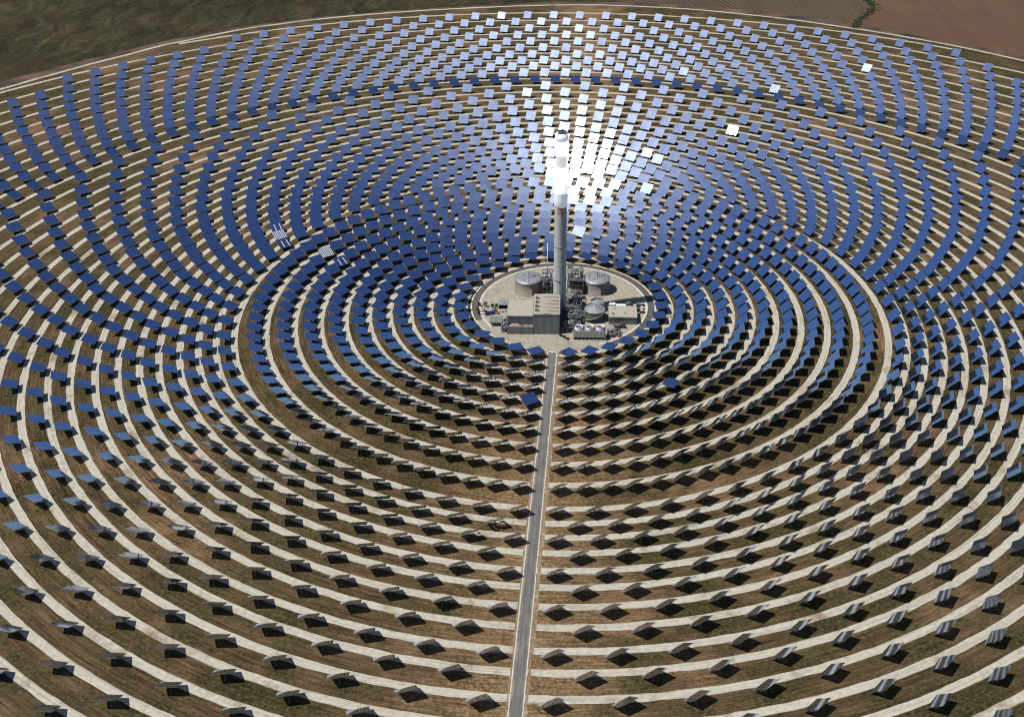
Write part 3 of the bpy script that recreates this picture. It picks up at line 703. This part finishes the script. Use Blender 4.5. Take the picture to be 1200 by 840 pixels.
mb = MB(); mb.box(-3.6, 3.6, 1.5, 3.3, 0, 2.4, M['steel']); mb.build('shelving', e)
e = empty('canopy_shed', (-50.2, -33.0, 0.06)); tag(e, 'grey green flat canopy on posts at the front left of the pad', 'shelter')
mb = MB(); mb.box(-5.1, 5.1, -5.4, 5.4, 3.3, 3.5, simple('canopy_sheet', (0.17, 0.19, 0.17), 0.7)); mb.build('roof', e)
for x in (-4.8, 4.8):
    for y in (-5.1, 0, 5.1):
        mb = MB(); mb.tube((x, y, 0), (x, y, 3.3), .12, M['galv'], n=8); mb.build('post', e)
mb = MB(); mb.box(-4, 3, -3, 4, 0, 1.6, M['steelmid']); mb.build('stored_goods', e)

# ------------------------------------------------------------------ cooler with three fans
e = empty('cooling_tower', (23.8, -54.2, 0.06)); tag(e, 'long pale cooling unit with three white fan rings on top', 'cooling tower')
w, d, h = 12.4, 4.2, 7.6
mb = MB(); mb.box(-w, w, -d, d, 2.6, h, M['coolwall'], M['steelmid']); mb.build('casing', e)
mb = MB(); mb.box(-w + .4, w - .4, -d + .9, d - .9, 0, 2.58, M['dark'])
for i in range(9): mb.box(-w + (2 * w - .35) * i / 8, -w + (2 * w - .35) * i / 8 + .35, -d, -d + .35, 0, 2.59, M['coolwall']); 
mb.box(-w - .3, w + .3, -d - .5, -d - .05, -.05, .5, M['kerb']); mb.build('air_inlet', e)
for i in (-1, 0, 1):
    mb = MB(); cx = i * 8.3; mb.lathe(cx, 0.6, [(3.2, h + .01), (2.75, h + 1.3), (3.05, h + 2.1), (2.9, h + 2.1), (2.6, h + 1.3), (2.9, h + .3)], M['white'], 36); fr = mb.build('fan_ring', e)
    mb = MB()
    for k in range(6):
        T = Matrix.Translation((cx, 0.6, h + 1.25)) @ Matrix.Rotation(k * math.pi / 3 + i, 4, 'Z') @ Matrix.Rotation(.25, 4, 'X'); mb.box(.3, 2.45, -.3, .3, -.03, .03, M['steelmid'], T=T)
    mb.tube((cx, .6, h + .5), (cx, .6, h + 1.6), .45, M['steelmid'], n=12); mb.build('fan_blades', fr)
mb = MB()
for x in [-w + .2 + i * (2 * w - .4) / 14 for i in range(15)]: mb.tube((x, -d + .1, h), (x, -d + .1, h + 1.1), .05, M['galv'], n=4)
mb.tube((-w + .2, -d + .1, h + 1.1), (w - .2, -d + .1, h + 1.1), .06, M['galv'], n=4); mb.build('railing', e)

# ------------------------------------------------------------------ steel frames full of pipework
def pipe_rack(name, label, x0, x1, y0, y1, h, levels, seed, cat='pipe rack', dens=1.0, tall=0.0):
    rnd = random.Random(seed); cx, cy_ = (x0 + x1) / 2, (y0 + y1) / 2; w, d = (x1 - x0) / 2, (y1 - y0) / 2
    e = empty(name, (cx, cy_, 0.06)); tag(e, label, cat, 'steel pipe frames between the tanks and buildings')
    nx, ny = max(1, round(2 * w / 5)), max(1, round(2 * d / 5)); mb = MB()
    X = [-w + 2 * w * i / nx for i in range(nx + 1)]; Y = [-d + 2 * d * i / ny for i in range(ny + 1)]; Zs = [h * (k + 1) / levels for k in range(levels)]
    for x in X:
        for y in Y: mb.box(x - .18, x + .18, y - .18, y + .18, 0, h + (rnd.random() < .3) * tall, M['steelmid'])
    for z in Zs:
        for y in Y: mb.box(-w + .19, w - .19, y - .12, y + .12, z - .35, z - .02, M['steelmid'])
        for x in X: mb.box(x - .12, x + .12, -d + .19, d - .19, z - .31, z - .04, M['steelmid'])
    for i in range(nx):                                                    # diagonal braces on the front
        if rnd.random() < .7: mb.tube((X[i], -d, 0.2), (X[i + 1], -d, Zs[0] - .3), .08, M['galv'], n=5)
    for k, z in enumerate(Zs):
        for i in range(nx):
            for j in range(ny):
                if rnd.random() < .55: mb.box(X[i] + .2, X[i + 1] - .2, Y[j] + .2, Y[j + 1] - .2, z + .0, z + .06, M['steel'])
    mb.build('steel_frame', e)
    mb = MB()
    for k in range(int(26 * dens)):
        z = rnd.choice(Zs + [h * .5]) + rnd.uniform(.25, 1.6); r = rnd.choice((.14, .2, .3, .42)); m_ = rnd.choice((M['pipe'], M['pipe'], M['galv'], M['steelmid'], M['tankroof']))
        if rnd.random() < .5:
            y = rnd.uniform(-d, d); a, b = sorted((rnd.uniform(-w, w), rnd.uniform(-w, w))); mb.tube((a, y, z), (b + 1, y, z), r, m_, n=8); mb.tube((b + 1, y, z), (b + 1, y, max(.3, z - rnd.uniform(1, 5))), r, m_, n=8)
        else:
            x = rnd.uniform(-w, w); a, b = sorted((rnd.uniform(-d, d), rnd.uniform(-d, d))); mb.tube((x, a, z), (x, b + 1, z), r, m_, n=8); mb.tube((x, a, z), (x, a, z + rnd.uniform(.6, 2.2)), r, m_, n=8)
    mb.build('pipework', e)
    for k in range(int(4 * dens)):
        mb = MB(); x = rnd.uniform(-w + 1.5, w - 1.5); y = rnd.uniform(-d + 1.5, d - 1.5); z = rnd.choice(Zs) + .1; r = rnd.uniform(.7, 1.25); L = rnd.uniform(2, 4.2); m_ = rnd.choice((M['pipe'], M['galv'], M['steelmid'], M['steel'], M['tankroof']))
        if rnd.random() < .6: mb.tube((x - L / 2, y, z + r), (x + L / 2, y, z + r), r, m_, n=16); mb.tube((x + L / 2, y, z + r), (x + L / 2 + .4, y, z + r), r, m_, r * .5, n=16); mb.tube((x - L / 2 - .4, y, z + r), (x - L / 2, y, z + r), r * .5, m_, r, n=16)
        else: mb.tube((x, y, z), (x, y, z + L * .8), r * .8, m_, n=16); mb.tube((x, y, z + L * .8), (x, y, z + L * .8 + .4), r * .8, m_, r * .4, n=16)
        mb.build('pressure_vessel', e)
    for k in range(int(10 * dens)):
        mb = MB(); x = rnd.uniform(-w, w - 1.5); y = rnd.uniform(-d, d - 1.5); z = rnd.choice([0] + Zs[:-1]); mb.box(x, x + rnd.uniform(.8, 2.2), y, y + rnd.uniform(.8, 2), z + .08, z + rnd.uniform(1, 2.4), rnd.choice((M['steelmid'], M['steel'], M['galv'], M['trim']))); mb.build('pump_cabinet', e)
    mb = MB()
    for (ax, ay, bx, by) in ((-w, -d, w, -d), (-w, d, w, d), (-w, -d, -w, d), (w, -d, w, d)):
        mb.tube((ax, ay, h + 1.1), (bx, by, h + 1.1), .05, M['galv'], n=4); mb.tube((ax, ay, h + .6), (bx, by, h + .6), .04, M['galv'], n=4)
    mb.build('railing', e)
    return e
pipe_rack('pipe_rack', 'steel pipe frame squeezed between left salt tank and tower', -14.6, -6.4, 13, 34, 13.2, 3, 1, dens=1.5, tall=1.5)
pipe_rack('pipe_rack', 'steel pipe frame squeezed between tower and right salt tank', 6.6, 19.6, 15, 42, 13.2, 3, 2, dens=2.4, tall=1.5)
pipe_rack('pipe_rack', 'shaded low pipe frame right behind the tower foot, left of the right salt tank', 4.0, 18.0, -3, 12.5, 6.5, 1, 3, dens=.8)
pipe_rack('pipe_rack', 'cluttered pipe frame between the tall hall and the small silver tank', 6.2, 17.4, -19, -6, 7.4, 2, 4, dens=1.6)
pipe_rack('pipe_rack', 'dark cluttered pipe frame between tall hall and olive tank', 3.2, 17.2, -34, -20.5, 6.2, 2, 5, dens=1.3)
pipe_rack('pipe_rack', 'low dark pipe frame right behind the cooling unit', 3.0, 17.0, -47, -35.5, 4.4, 1, 6, dens=1.0)
pipe_rack('pipe_rack', 'low pipe skid on open ground right of the cooling unit', 38.0, 47.6, -53.5, -45.0, 2.6, 1, 7, dens=.8)
pipe_rack('pipe_rack', 'low white pipe skid in front of the annex left corner', -45.6, -41.6, -47.5, -30.0, 3.4, 1, 8, dens=.7)
e = empty('steam_drum', (13.8, -6.2, 0.06)); tag(e, 'horizontal silver drum on two legs behind the cluttered pipe frame', 'drum')
mb = MB(); mb.tube((-3.2, 0, 8.6), (3.2, 0, 8.6), .95, M['pipe'], n=20); mb.tube((3.2, 0, 8.6), (3.8, 0, 8.6), .95, M['pipe'], .4, n=20); mb.tube((-3.8, 0, 8.6), (-3.2, 0, 8.6), .4, M['pipe'], .95, n=20); mb.build('shell', e)
for x in (-2.2, 2.2):
    mb = MB(); mb.box(x - .2, x + .2, -.7, .7, 0, 7.8, M['steelmid']); mb.build('leg', e)
e = empty('horizontal_tank', (48.0, -38.2, 0.06)); tag(e, 'dark horizontal cylinder tank lying in front of the right-hand building', 'tank')
mb = MB(); mb.tube((-4.3, 0, 2.2), (4.3, 0, 2.2), 1.5, M['steel'], n=24); mb.tube((4.3, 0, 2.2), (4.9, 0, 2.2), 1.5, M['steel'], .7, n=24); mb.tube((-4.9, 0, 2.2), (-4.3, 0, 2.2), .7, M['steel'], 1.5, n=24); mb.build('shell', e)
for x in (-2.8, 2.8):
    mb = MB(); mb.box(x - .3, x + .3, -1.2, 1.2, 0, 1.0, M['kerb']); mb.build('saddle', e)
e = empty('dome_tank', (57.0, -1.2, 0.06)); tag(e, 'small green round tank behind the right-hand building', 'tank')
mb = MB(); mb.lathe(0, 0, [(2.4, 0), (2.4, 2.4)], M['greenpaint'], 30); mb.build('tank_wall', e)
mb = MB(); mb.lathe(0, 0, [(2.4, 2.4), (2.1, 2.9), (1.2, 3.3), (.05, 3.45)], M['green'], 30); mb.build('dome', e)
# mast
e = empty('radio_mast', (-10.6, 43, 0.06)); tag(e, 'thin white mast rising behind the left pipe frame beside the tower', 'mast')
mb = MB(); mb.tube((0, 0, 0), (0, 0, 32.5), .42, M['white'], .30, n=10); mb.build('pole', e)
mb = MB(); mb.tube((0, 0, 32.5), (0, 0, 34.0), .06, M['galv'], n=6); mb.build('lightning_rod', e)
mb = MB(); mb.box(-.8, .8, -.8, .8, -.1, .5, M['kerb']); mb.build('footing', e)

# ------------------------------------------------------------------ vehicles
def car(label, x, y, rz, paint, kind='car'):
    e = empty('parked_car' if kind == 'car' else 'parked_van', (x, y, 0.09), R(rz)); tag(e, label, kind, 'vehicles parked on the plant pad')
    L, W_ = (4.4, 1.8) if kind == 'car' else (5.4, 2.0); top = 1.45 if kind == 'car' else 2.2
    mb = MB(); hx = L / 2; hy = W_ / 2
    prof = [(-hx, .35), (-hx, .85), (-hx * .92, .95), (-hx * .55, .98 if kind == 'car' else 1.2), (-hx * .25, top), (hx * .55, top), (hx * .88, 1.0 if kind == 'car' else top - .1), (hx, .9), (hx, .35)]
    n = len(prof)
    for s_ in (-1, 1):
        P = [(px, s_ * (hy if pz < 1.0 else hy * .86), pz) for px, pz in prof]; mb.face(P if s_ > 0 else P[::-1], paint)
    for i in range(n):
        (xa, za), (xb, zb) = prof[i], prof[(i + 1) % n]; ya = hy if za < 1.0 else hy * .86; yb = hy if zb < 1.0 else hy * .86
        mb.face([(xa, -ya, za), (xb, -yb, zb), (xb, yb, zb), (xa, ya, za)], paint)
    mb.build('body', e)
    mb = MB(); xa, xb = -hx * .52, -hx * .27
    za = .98 if kind == 'car' else 1.2
    mb.face([(xa - .02, -hy * .78, za + .07), (xb - .02, -hy * .74, top - .05), (xb - .02, hy * .74, top - .05), (xa - .02, hy * .78, za + .07)], M['glass'])
    for s_ in (-1, 1):
        P = [(-hx * .4, s_ * (hy * .9), 1.02), (hx * .6, s_ * (hy * .9), 1.02), (hx * .5, s_ * (hy * .885), top - .12), (-hx * .2, s_ * (hy * .885), top - .12)]; mb.face(P, M['glass'])
    mb.build('windows', e)
    for sx in (-.62, .62):
        for sy in (-1, 1):
            mb = MB(); mb.tube((hx * sx, sy * (hy - .2), .33), (hx * sx, sy * (hy + .02), .33), .33, M['rubber'], n=14); mb.build('wheel', e)
    for sy in (-1, 1):
        mb = MB(); mb.box(-hx - .03, -hx, sy * hy * .7 - .18, sy * hy * .7 + .18, .62, .8, M['white']); mb.build('headlight', e)
    return e
car('white parked van at the pad edge right of the right-hand building', 67.3, -8.8, 90, M['whitecar'], 'van')
car('black car parked farthest back at the right edge of the plant', 67.9, -2.6, 10, M['blackcar'])
car('dark red car parked in front of the white van at right', 67.6, -13.9, 5, M['redcar'])
car('black car beside the blue truck on the left of the pad', -52.6, -13.8, 0, M['blackcar'])
car('dark car parked at the far left edge of the pad', -60.6, -15.6, 5, M['blackcar'])
car('pale car parked in front of the dark car at far left', -60.8, -18.4, 5, M['whitecar'])
e = empty('blue_truck', (-56.4, -19.0, 0.09), R(22)); tag(e, 'blue tipper truck parked on the left of the pad', 'truck', 'vehicles parked on the plant pad')
mb = MB(); mb.box(-3.9, 4.2, -.5, .5, .6, .95, M['steel']); mb.build('chassis', e)
mb = MB(); mb.box(2.0, 4.2, -1.2, 1.2, .96, 2.9, M['blue']); cb = mb.build('cab', e)
mb = MB(); mb.box(4.21, 4.25, -1.05, 1.05, 1.9, 2.7, M['glass']); mb.build('windscreen', cb)
mb = MB(); mb.box(-3.9, 1.8, -1.25, 1.25, 1.0, 1.15, M['blue']); mb.box(-3.9, 1.8, -1.25, -1.15, 1.16, 2.3, M['blue']); mb.box(-3.9, 1.8, 1.15, 1.25, 1.16, 2.3, M['blue']); mb.box(-3.9, -3.8, -1.14, 1.14, 1.16, 2.3, M['blue']); mb.box(1.7, 1.8, -1.14, 1.14, 1.16, 2.5, M['blue']); mb.build('tipper_body', e)
for x in (-2.9, -1.6, 3.0):
    for s_ in (-1, 1):
        mb = MB(); mb.tube((x, s_ * .85, .5), (x, s_ * 1.2, .5), .5, M['rubber'], n=14); mb.build('wheel', e)
e = empty('forklift', (-49.8, -18.0, 0.09), R(-30)); tag(e, 'orange forklift to the right of the blue truck', 'forklift', 'vehicles parked on the plant pad')
mb = MB(); mb.box(-1.3, .8, -.6, .6, .3, 1.2, M['orange']); mb.build('body', e)
mb = MB(); mb.box(-1.0, .7, -.55, .55, 2.1, 2.2, M['steel'])
for x in (-.95, .6):
    for y in (-.5, .5): mb.box(x, x + .08, y - .04, y + .04, 1.2, 2.1, M['steel'])
mb.build('overhead_guard', e)
mb = MB(); mb.box(.85, 1.0, -.45, -.35, .1, 2.8, M['steel']); mb.box(.85, 1.0, .35, .45, .1, 2.8, M['steel']); mb.box(1.0, 2.1, -.4, -.25, .12, .2, M['steel']); mb.box(1.0, 2.1, .25, .4, .12, .2, M['steel']); mb.build('lifting_mast', e)
for x in (-.9, .5):
    for s_ in (-1, 1):
        mb = MB(); mb.tube((x, s_ * .45, .3), (x, s_ * .7, .3), .3, M['rubber'], n=12); mb.build('wheel', e)
for lab, x, y, rz in (('dark electrical transformer with cooling fins, behind the white van', 64.6, -4.6, 0), ('dark electrical transformer against the wall of the right-hand building', 63.9, -11.6, 4)):
    e = empty('transformer', (x, y, 0.06), R(rz)); tag(e, lab, 'transformer', 'transformers at the right edge of the plant')
    mb = MB(); mb.box(-1.5, 1.5, -1.1, 1.1, .3, 2.9, M['steel']); mb.build('tank', e)
    mb = MB(); [mb.box(-1.4 + .28 * k, -1.3 + .28 * k, -1.75, -1.12, .6, 2.6, M['steel']) for k in range(11)]; mb.build('cooling_fins', e)
    for k in (-1, 0, 1):
        mb = MB(); mb.tube((k * .9, .2, 2.9), (k * .9, .2, 4.0), .16, M['white'], .1, n=10); mb.build('bushing', e)
    mb = MB(); mb.box(-1.9, 1.9, -2.0, 1.5, 0, .29, M['kerb']); mb.build('plinth', e)
# two pallets of goods on the pale store yard and a pair of gantry frames
for lab, x, y in (('wooden pallet of bagged goods beside the grey shed, nearest the annex', -43.6, -13.6), ('wooden pallet of bagged goods in front of the grey shed opening', -46.8, -14.6)):
    e = empty('loaded_pallet', (x, y, 0.09)); tag(e, lab, 'pallet', 'pallets by the grey shed')
    mb = MB(); [mb.box(-1.1, 1.1, -.9 + k * .4, -.65 + k * .4, 0, .16, M['bark']) for k in range(5)]; mb.build('pallet_base', e)
    mb = MB(); [mb.box(-1.0 + i * .7, -.36 + i * .7, -.8 + j * .85, -.02 + j * .85, .18 + k * .3, .45 + k * .3, M['roof2']) for i in range(3) for j in range(2) for k in range(3)]; mb.build('bags', e)
e = empty('steel_gantry', (-63.6, -11.0, 0.06)); tag(e, 'thin dark steel gantry frame near the left rim of the pad', 'gantry')
mb = MB(); mb.box(-2.6, 2.6, -.12, .12, 3.6, 3.9, M['steel']); mb.build('crossbeam', e)
for x in (-2.4, 2.4):
    mb = MB(); mb.box(x - .12, x + .12, -.12, .12, 0, 3.59, M['steel']); mb.box(x - .12, x + .12, -1.8, 1.8, 0, .2, M['steel']); mb.build('leg', e)

# ------------------------------------------------------------------ small trees on the pad and plants on the rim
def shrub(name, label, cat, x, y, h, r, seed, group=None):
    rnd = random.Random(seed); e = empty(name, (x, y, 0.06)); tag(e, label, cat, group)
    mb = MB(); mb.tube((0, 0, 0), (.1, 0, h * .5), .14, M['bark'], .07, n=7)
    for k in range(4):
        a = rnd.uniform(0, 6.28); mb.tube((.05, 0, h * .35), (r * .6 * math.cos(a), r * .6 * math.sin(a), h * rnd.uniform(.6, .85)), .06, M['bark'], .02, n=5)
    mb.build('trunk', e)
    mb = MB()
    for k in range(420):
        while True:
            p = Vector((rnd.uniform(-1, 1), rnd.uniform(-1, 1), rnd.uniform(-1, 1)))
            if .25 < p.length < 1: break
        f = 1 + .25 * math.sin(3 * p.x + seed) * math.cos(4 * p.y); c = Vector((p.x * r * f, p.y * r * f, h * .62 + p.z * h * .4)); s_ = rnd.uniform(.14, .3)
        u = Vector((rnd.gauss(0, 1), rnd.gauss(0, 1), rnd.gauss(0, 1))).normalized(); v = u.orthogonal().normalized()
        mb.face([c - u * s_, c + v * s_ * .6, c + u * s_, c - v * s_ * .6], M['leaf'])
    mb.build('crown', e); return e
shrub('small_tree', 'round dark tree directly left of the grey shed', 'tree', -51.3, -8.4, 4.2, 1.6, 1, 'dark trees on the left of the pad')
shrub('small_tree', 'round dark tree, second to the left of the grey shed', 'tree', -54.6, -8.4, 4.2, 1.6, 2, 'dark trees on the left of the pad')
shrub('small_tree', 'lone round dark tree, third to the left of the grey shed', 'tree', -60.6, -6.4, 4.6, 1.8, 3, 'dark trees on the left of the pad')
shrub('small_tree', 'dark tree at the left rim, farthest back on the pad edge', 'tree', -65.8, -5.2, 3.4, 1.5, 4, 'dark trees on the left of the pad')
shrub('small_tree', 'dark tree at the left rim, level with the parked cars', 'tree', -66.0, -14.9, 3.6, 1.3, 5, 'dark trees on the left of the pad')
shrub('small_tree', 'dark tree at the left rim, nearest to the camera', 'tree', -65.2, -19.4, 3.4, 1.2, 6, 'dark trees on the left of the pad')
for i, (x, y, l) in enumerate(((4.2, -54.8, 'green bush at the front right corner of the tall hall'), (6.6, -57.4, 'low bush beside the left end of the cooling unit'), (1.4, -52.4, 'green bush against the foot of the tall hall front'))):
    shrub('bush', l, 'bush', x, y, 1.9, 1.4, 20 + i, 'bushes by the hall corner')
for i, (x, y, l) in enumerate(((76.0, 15.5, 'short white barrier farthest up the right rim of the pad'), (78.4, 3.0, 'short white barrier in the middle of the right rim'), (78.9, -5.0, 'short white barrier lowest on the right rim of the pad'))):
    e = empty('traffic_barrier', (x, y, 0.1), math.atan2(y - PC[1], x - PC[0])); tag(e, l, 'barrier', 'white barriers on the pad rim')
    mb = MB(); mb.box(-.25, .25, -3.2, 3.2, .25, 1.0, M['white']); mb.build('rail', e)
    for s_ in (-2.6, 2.6):
        mb = MB(); mb.box(-.4, .4, s_ - .2, s_ + .2, 0, .24, M['kerb']); mb.build('foot', e)

# ------------------------------------------------------------------ beyond the field
for (u, v, l) in ((1094, 51, 'thin dark pole on the far right stretch of the perimeter track'), (648, 14, 'thin dark pole on the far edge of the field, above the tower'), (9, 112, 'thin dark pole on the perimeter track at the upper left corner')):
    g = ground_at(u, v); e = empty('marker_pole', (g.x, g.y, -0.1)); tag(e, l, 'pole', 'poles on the perimeter')
    mb = MB(); mb.tube((0, 0, 0), (0, 0, 11), .35, M['steel'], .25, n=8); mb.build('pole', e)
    mb = MB(); mb.box(-1.1, 1.1, -.15, .15, 9.6, 10.2, M['steel']); mb.build('crossarm', e)
# scrub along the ditch between the ploughed fields
mb = MB(); rnd = random.Random(5)
line = [ground_at(u, v) for u, v in ((1012, -6), (1015, 0), (1022, 6), (1023, 13), (1011, 19), (1006, 26), (1001, 33))]
for a, b in zip(line, line[1:]):
    for k in range(34):
        t = rnd.random(); c = a.lerp(b, t) + Vector((rnd.gauss(0, 3.2), rnd.gauss(0, 3.2), 0)); r = rnd.uniform(1.0, 3.0)
        for q in range(26):
            p = c + Vector((rnd.gauss(0, r * .5), rnd.gauss(0, r * .5), abs(rnd.gauss(0, r * .5)) - .2)); s_ = rnd.uniform(.35, .9)
            u = Vector((rnd.gauss(0, 1), rnd.gauss(0, 1), rnd.gauss(0, 1))).normalized(); w_ = u.orthogonal().normalized()
            mb.face([p - u * s_, p + w_ * s_ * .7, p + u * s_, p - w_ * s_ * .7], M['leaf'])
o = mb.build('ditch_scrub'); tag(o, 'dark scrub growing along the ditch between two ploughed fields', 'scrub', kind='stuff')

# low weeds between the rings on the near half of the field
from mathutils import noise as mnoise
mb = MB(); rnd = random.Random(9); mw = [simple('weed_green', (0.040, 0.048, 0.016), 0.9, 0, 0.3, 0.1), simple('weed_straw', (0.16, 0.125, 0.062), 0.9, 0, 0.3, 0.1)]
paths = [(r - 10.6, r - 3.2) for r in B1] + [(r - 9.6, r - 3.3) for r in B2]
nw = 0; tries = 0
while nw < 36000 and tries < 500000:
    tries += 1
    x = rnd.uniform(-420, 420); y = rnd.uniform(-440, 40)
    u, v, z = project((x, y, 0))
    if not (-20 < u < 1220 and -20 < v < 860): continue
    r = math.hypot(x - RC[0], y - RC[1])
    if r < 84 or any(a < r < b for a, b in paths) or road_dist(x, y) < 8.5: continue
    a_ = math.atan2(x, y)
    g = mnoise.noise((x * .028, y * .028, 0)) + .7 * mnoise.noise((r * .22, a_ * 14, 4))
    if g < rnd.uniform(-.15, .5): continue
    nw += 1; s_ = rnd.uniform(.14, .38); m_ = mw[0] if rnd.random() < .75 else mw[1]
    for q in range(3):
        a = rnd.uniform(0, 6.28); ca, sa = math.cos(a) * s_, math.sin(a) * s_; ox, oy = rnd.uniform(-.3, .3), rnd.uniform(-.3, .3)
        mb.face([(x + ox - ca, y + oy - sa, -.16), (x + ox + ca, y + oy + sa, -.16), (x + ox + ca * .3 + sa * .4, y + oy + sa * .3 - ca * .4, -.1 + s_ * 1.1)], m_)
o = mb.build('weeds'); tag(o, 'low weeds and straw scattered over the soil between the gravel rings', 'weeds', kind='stuff')
